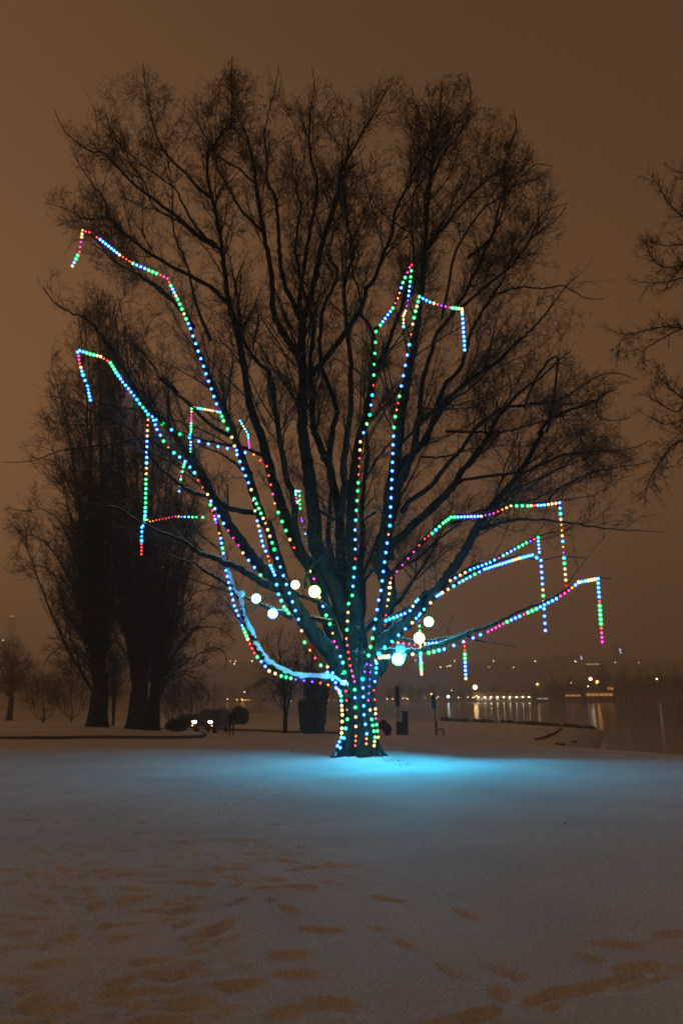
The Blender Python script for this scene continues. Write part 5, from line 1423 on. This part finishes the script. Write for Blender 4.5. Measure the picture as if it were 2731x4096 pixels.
    # two towers showing a lit strip each
    for u, v0, v1, D, lab in ((2323, 2624, 2638, 1250, 'tower block in the haze with one small violet lit strip, left one of two'), (2478, 2594, 2615, 1250, 'tower block in the haze with a taller violet lit strip, right one of two')):
        a = P(u, v0, D); g = gz(a[0], D)
        t = empty('tower_block', (a[0], D, g), lab, 'tower block')
        box('wall', (-8, 8, 0, 14, -3, a[2] - g + 6), WALL, t)
        box('lit_strip', (-1.3, 1.3, -.4, -.02, P(u, v1, D)[2] - g, a[2] - g), mat('violet_glow', (.5, .5, .6), .4, emit=((.62, .58, 1.0), 5)), t)
        for i in range(3):
            for j in range(4): box('window', (-6 + 4.6 * i, -4.6 + 4.6 * i, -.1, -.02, a[2] - g - 6 - 7 * j, a[2] - g - 4.2 - 7 * j), GLASS, t)
    # house with two lit windows high on the left
    a = P(50, 2465, 1440); g = gz(a[0], 1440)
    t = empty('hillside_house', (a[0], 1440, g), 'house high in the haze at the far left with two lit windows', 'house')
    box('wall', (-7, 7, 0, 9, -4, a[2] - g + 4), mat('white_wall', (.8, .78, .74), .9), t)
    box('roof', (-8, 8, -1, 10, a[2] - g + 4.02, a[2] - g + 5), ROOF, t)
    for i in (-1, 1): box('lit_window', (i * 2.8 - 1.6, i * 2.8 + 1.6, -.3, -.02, a[2] - g - 1.8, a[2] - g + 1.8), mat('window_glow', (.5, .4, .3), .4, emit=((1.0, .60, .30), 3.2)), t)
    a = P(2370, 2657, 960); g = gz(a[0], 960)
    t = empty('hillside_hall', (a[0], 960, g), 'long pale lit hall on the hillside behind the tall bare tree', 'building')
    box('wall', (-10, 10, 0, 12, -4, a[2] - g + 2.5), DWALL, t)
    for i in range(5): box('lit_window', (-9.6 + 4 * i, -6.4 + 4 * i, -.3, -.02, a[2] - g - 1.0, a[2] - g + 1.2), mat('hall_glow', (.5, .45, .4), .4, emit=((1.0, .75, .5), .9)), t)
    box('roof', (-11, 11, -1, 13, a[2] - g + 2.52, a[2] - g + 3.5), ROOF, t)

def far_trees():
    # four kinds of far tree, copied with their parts
    kinds = []
    for s in range(4):
        r_ = np.random.default_rng(100 + s)
        H = (15, 18, 13, 27)[s]
        pts = [np.array([0, 0, 0.0])]; stems = []
        for k in range(16):
            a = r_.uniform(0, 6.28); t0 = r_.uniform(0.12, 0.55) * H; p = np.array([0, 0, t0]); d = np.array([math.cos(a), math.sin(a), r_.uniform(.5, 1.6)]); d /= np.linalg.norm(d)
            L = H * r_.uniform(.35, .55) * (1.25 - t0 / H); q = [p]
            for _ in range(7):
                d = d + r_.normal(size=3) * .12 + (0, 0, .05); d /= np.linalg.norm(d); q.append(q[-1] + d * L / 7)
            stems.append(np.array(q))
        PP = np.stack(stems + [np.stack([np.zeros(8), np.zeros(8), np.linspace(H * .2, H, 8)], 1)])
        RR = np.linspace(.22, .06, 8)[None].repeat(len(PP), 0)
        P2, R2 = spawn(PP, RR, .55, 5, 42, 3.6, t0=.15, up=.1, wig=.16, rfrac=.45, rmin=.05, rng=r_)
        P3, R3 = spawn(P2, R2, .2 if s < 3 else .3, 4, 52, 1.8, t0=.1, up=.05, wig=.2, rfrac=.7, rmin=.075 if s < 3 else .055, rng=r_)
        b = Bag(); b.tube([(0, 0, -1.5), (0, 0, 0), (0, 0, H * .35), (0, 0, H * .6)], [.6, .5, .35, .2], 8); tr = b
        c = Bag(); c.add(*tubes(PP, RR, 4)); c.add(*tubes(P2, R2, 3)); c.add(*tubes(P3, R3, 3))
        kinds.append((mesh_np('trunk', np.concatenate(tr.V), np.concatenate(tr.F)), mesh_np('crown', np.concatenate(c.V), np.concatenate(c.F))))
    for a in kinds:
        for m_ in a: m_.materials.append(FARBARK)
    r_ = random.Random(8)
    def put(u, D, kind, sc, label, group):
        x = P(u, 2790, D)[0]; g = gz(x, D)
        t = empty('shore_tree', (x, D, g), label, 'tree', group)
        for nm, me in (('trunk', kinds[kind][0]), ('crown', kinds[kind][1])):
            o = link(nm, me, t); o.scale = (sc * r_.uniform(.9, 1.2), sc, sc * r_.uniform(.85, 1.1)); o.rotation_euler = (0, 0, r_.uniform(0, 6))
            if nm == 'trunk': o.scale = (sc, sc, sc)
    put(2417, 478, 3, 1.05, 'tallest faded bare tree on the far shore, by the orange lamps', None)
    gl, gm, gr = 'trees left of the tall one on the far shore', 'trees right of the tall one on the far shore', 'low trees behind the long building on the far shore'
    for i in range(9): put(2205 + 19 * i + r_.uniform(-6, 6), r_.uniform(482, 500), i % 3, r_.uniform(.8, 1.05), 'dark faded tree in the clump left of the tallest far shore tree', gl)
    for i in range(12): put(2478 + 24 * i + r_.uniform(-7, 7), r_.uniform(482, 505), i % 3, r_.uniform(.85, 1.25), 'dark faded tree in the row at the right end of the far shore', gm)
    for i in range(16): put(1560 + 42 * i + r_.uniform(-12, 12), r_.uniform(545, 580), i % 3, r_.uniform(.5, .8), 'low faded tree behind the long building and its lamps', gr)
    for i in range(26): put(-60 + 58 * i + r_.uniform(-14, 14), r_.uniform(575, 640), i % 3, r_.uniform(.6, 1.0), 'low faded tree on the far shore left of the big trunk', 'low trees on the far shore at the left')
far_shore()
far_trees()

relabel('small lamps in a row on the far shore', 'small lamp from the left in the low far shore row')
relabel('tiny lamps on the hillside', 'tiny lamp from the left high on the dark hillside')
relabel('trees left of the tall one on the far shore', 'dark faded tree in the clump left of the tallest shore tree')
relabel('trees right of the tall one on the far shore', 'dark faded tree to the right of the tallest shore tree')
relabel('low trees behind the long building on the far shore', 'low faded tree behind the long building, counted from the left')
relabel('low trees on the far shore at the left', 'low faded tree from the left along the distant far shore')

# dry grass poking through the snow by the roots
def tufts():
    r_ = np.random.default_rng(12); V = []; F = []
    spots = [(1568, 3046, 22, .16), (1500, 3030, 8, .1), (1345, 3026, 10, .1), (1170, 3009, 6, .06), (2240, 3300, 3, .05), (1620, 3060, 6, .1)]
    for u, v, n, sp in spots:
        x0, y0 = G(u, v)
        for _ in range(n * 3):
            x = x0 + r_.normal() * sp; y = y0 + r_.normal() * sp; z = gz(x, y) - 0.01; a = r_.uniform(0, 6.28); h = r_.uniform(.03, .09); w = .004
            dx, dy = math.cos(a) * w, math.sin(a) * w; lx, ly = r_.normal(size=2) * h * .7
            b0 = len(V); V += [(x - dx, y - dy, z), (x + dx, y + dy, z), (x + lx + dx * .3, y + ly + dy * .3, z + h), (x + lx - dx * .3, y + ly - dy * .3, z + h)]; F.append((b0, b0 + 1, b0 + 2, b0 + 3))
    o = link('grass_tufts', mesh_np('grass_tufts', np.array(V), np.array(F), False), None, mat('dry_grass', (0.06, 0.05, 0.025), 0.9))
    tag(o, 'dry grass tufts poking through the snow by the roots', 'grass', None, 'stuff')
tufts()
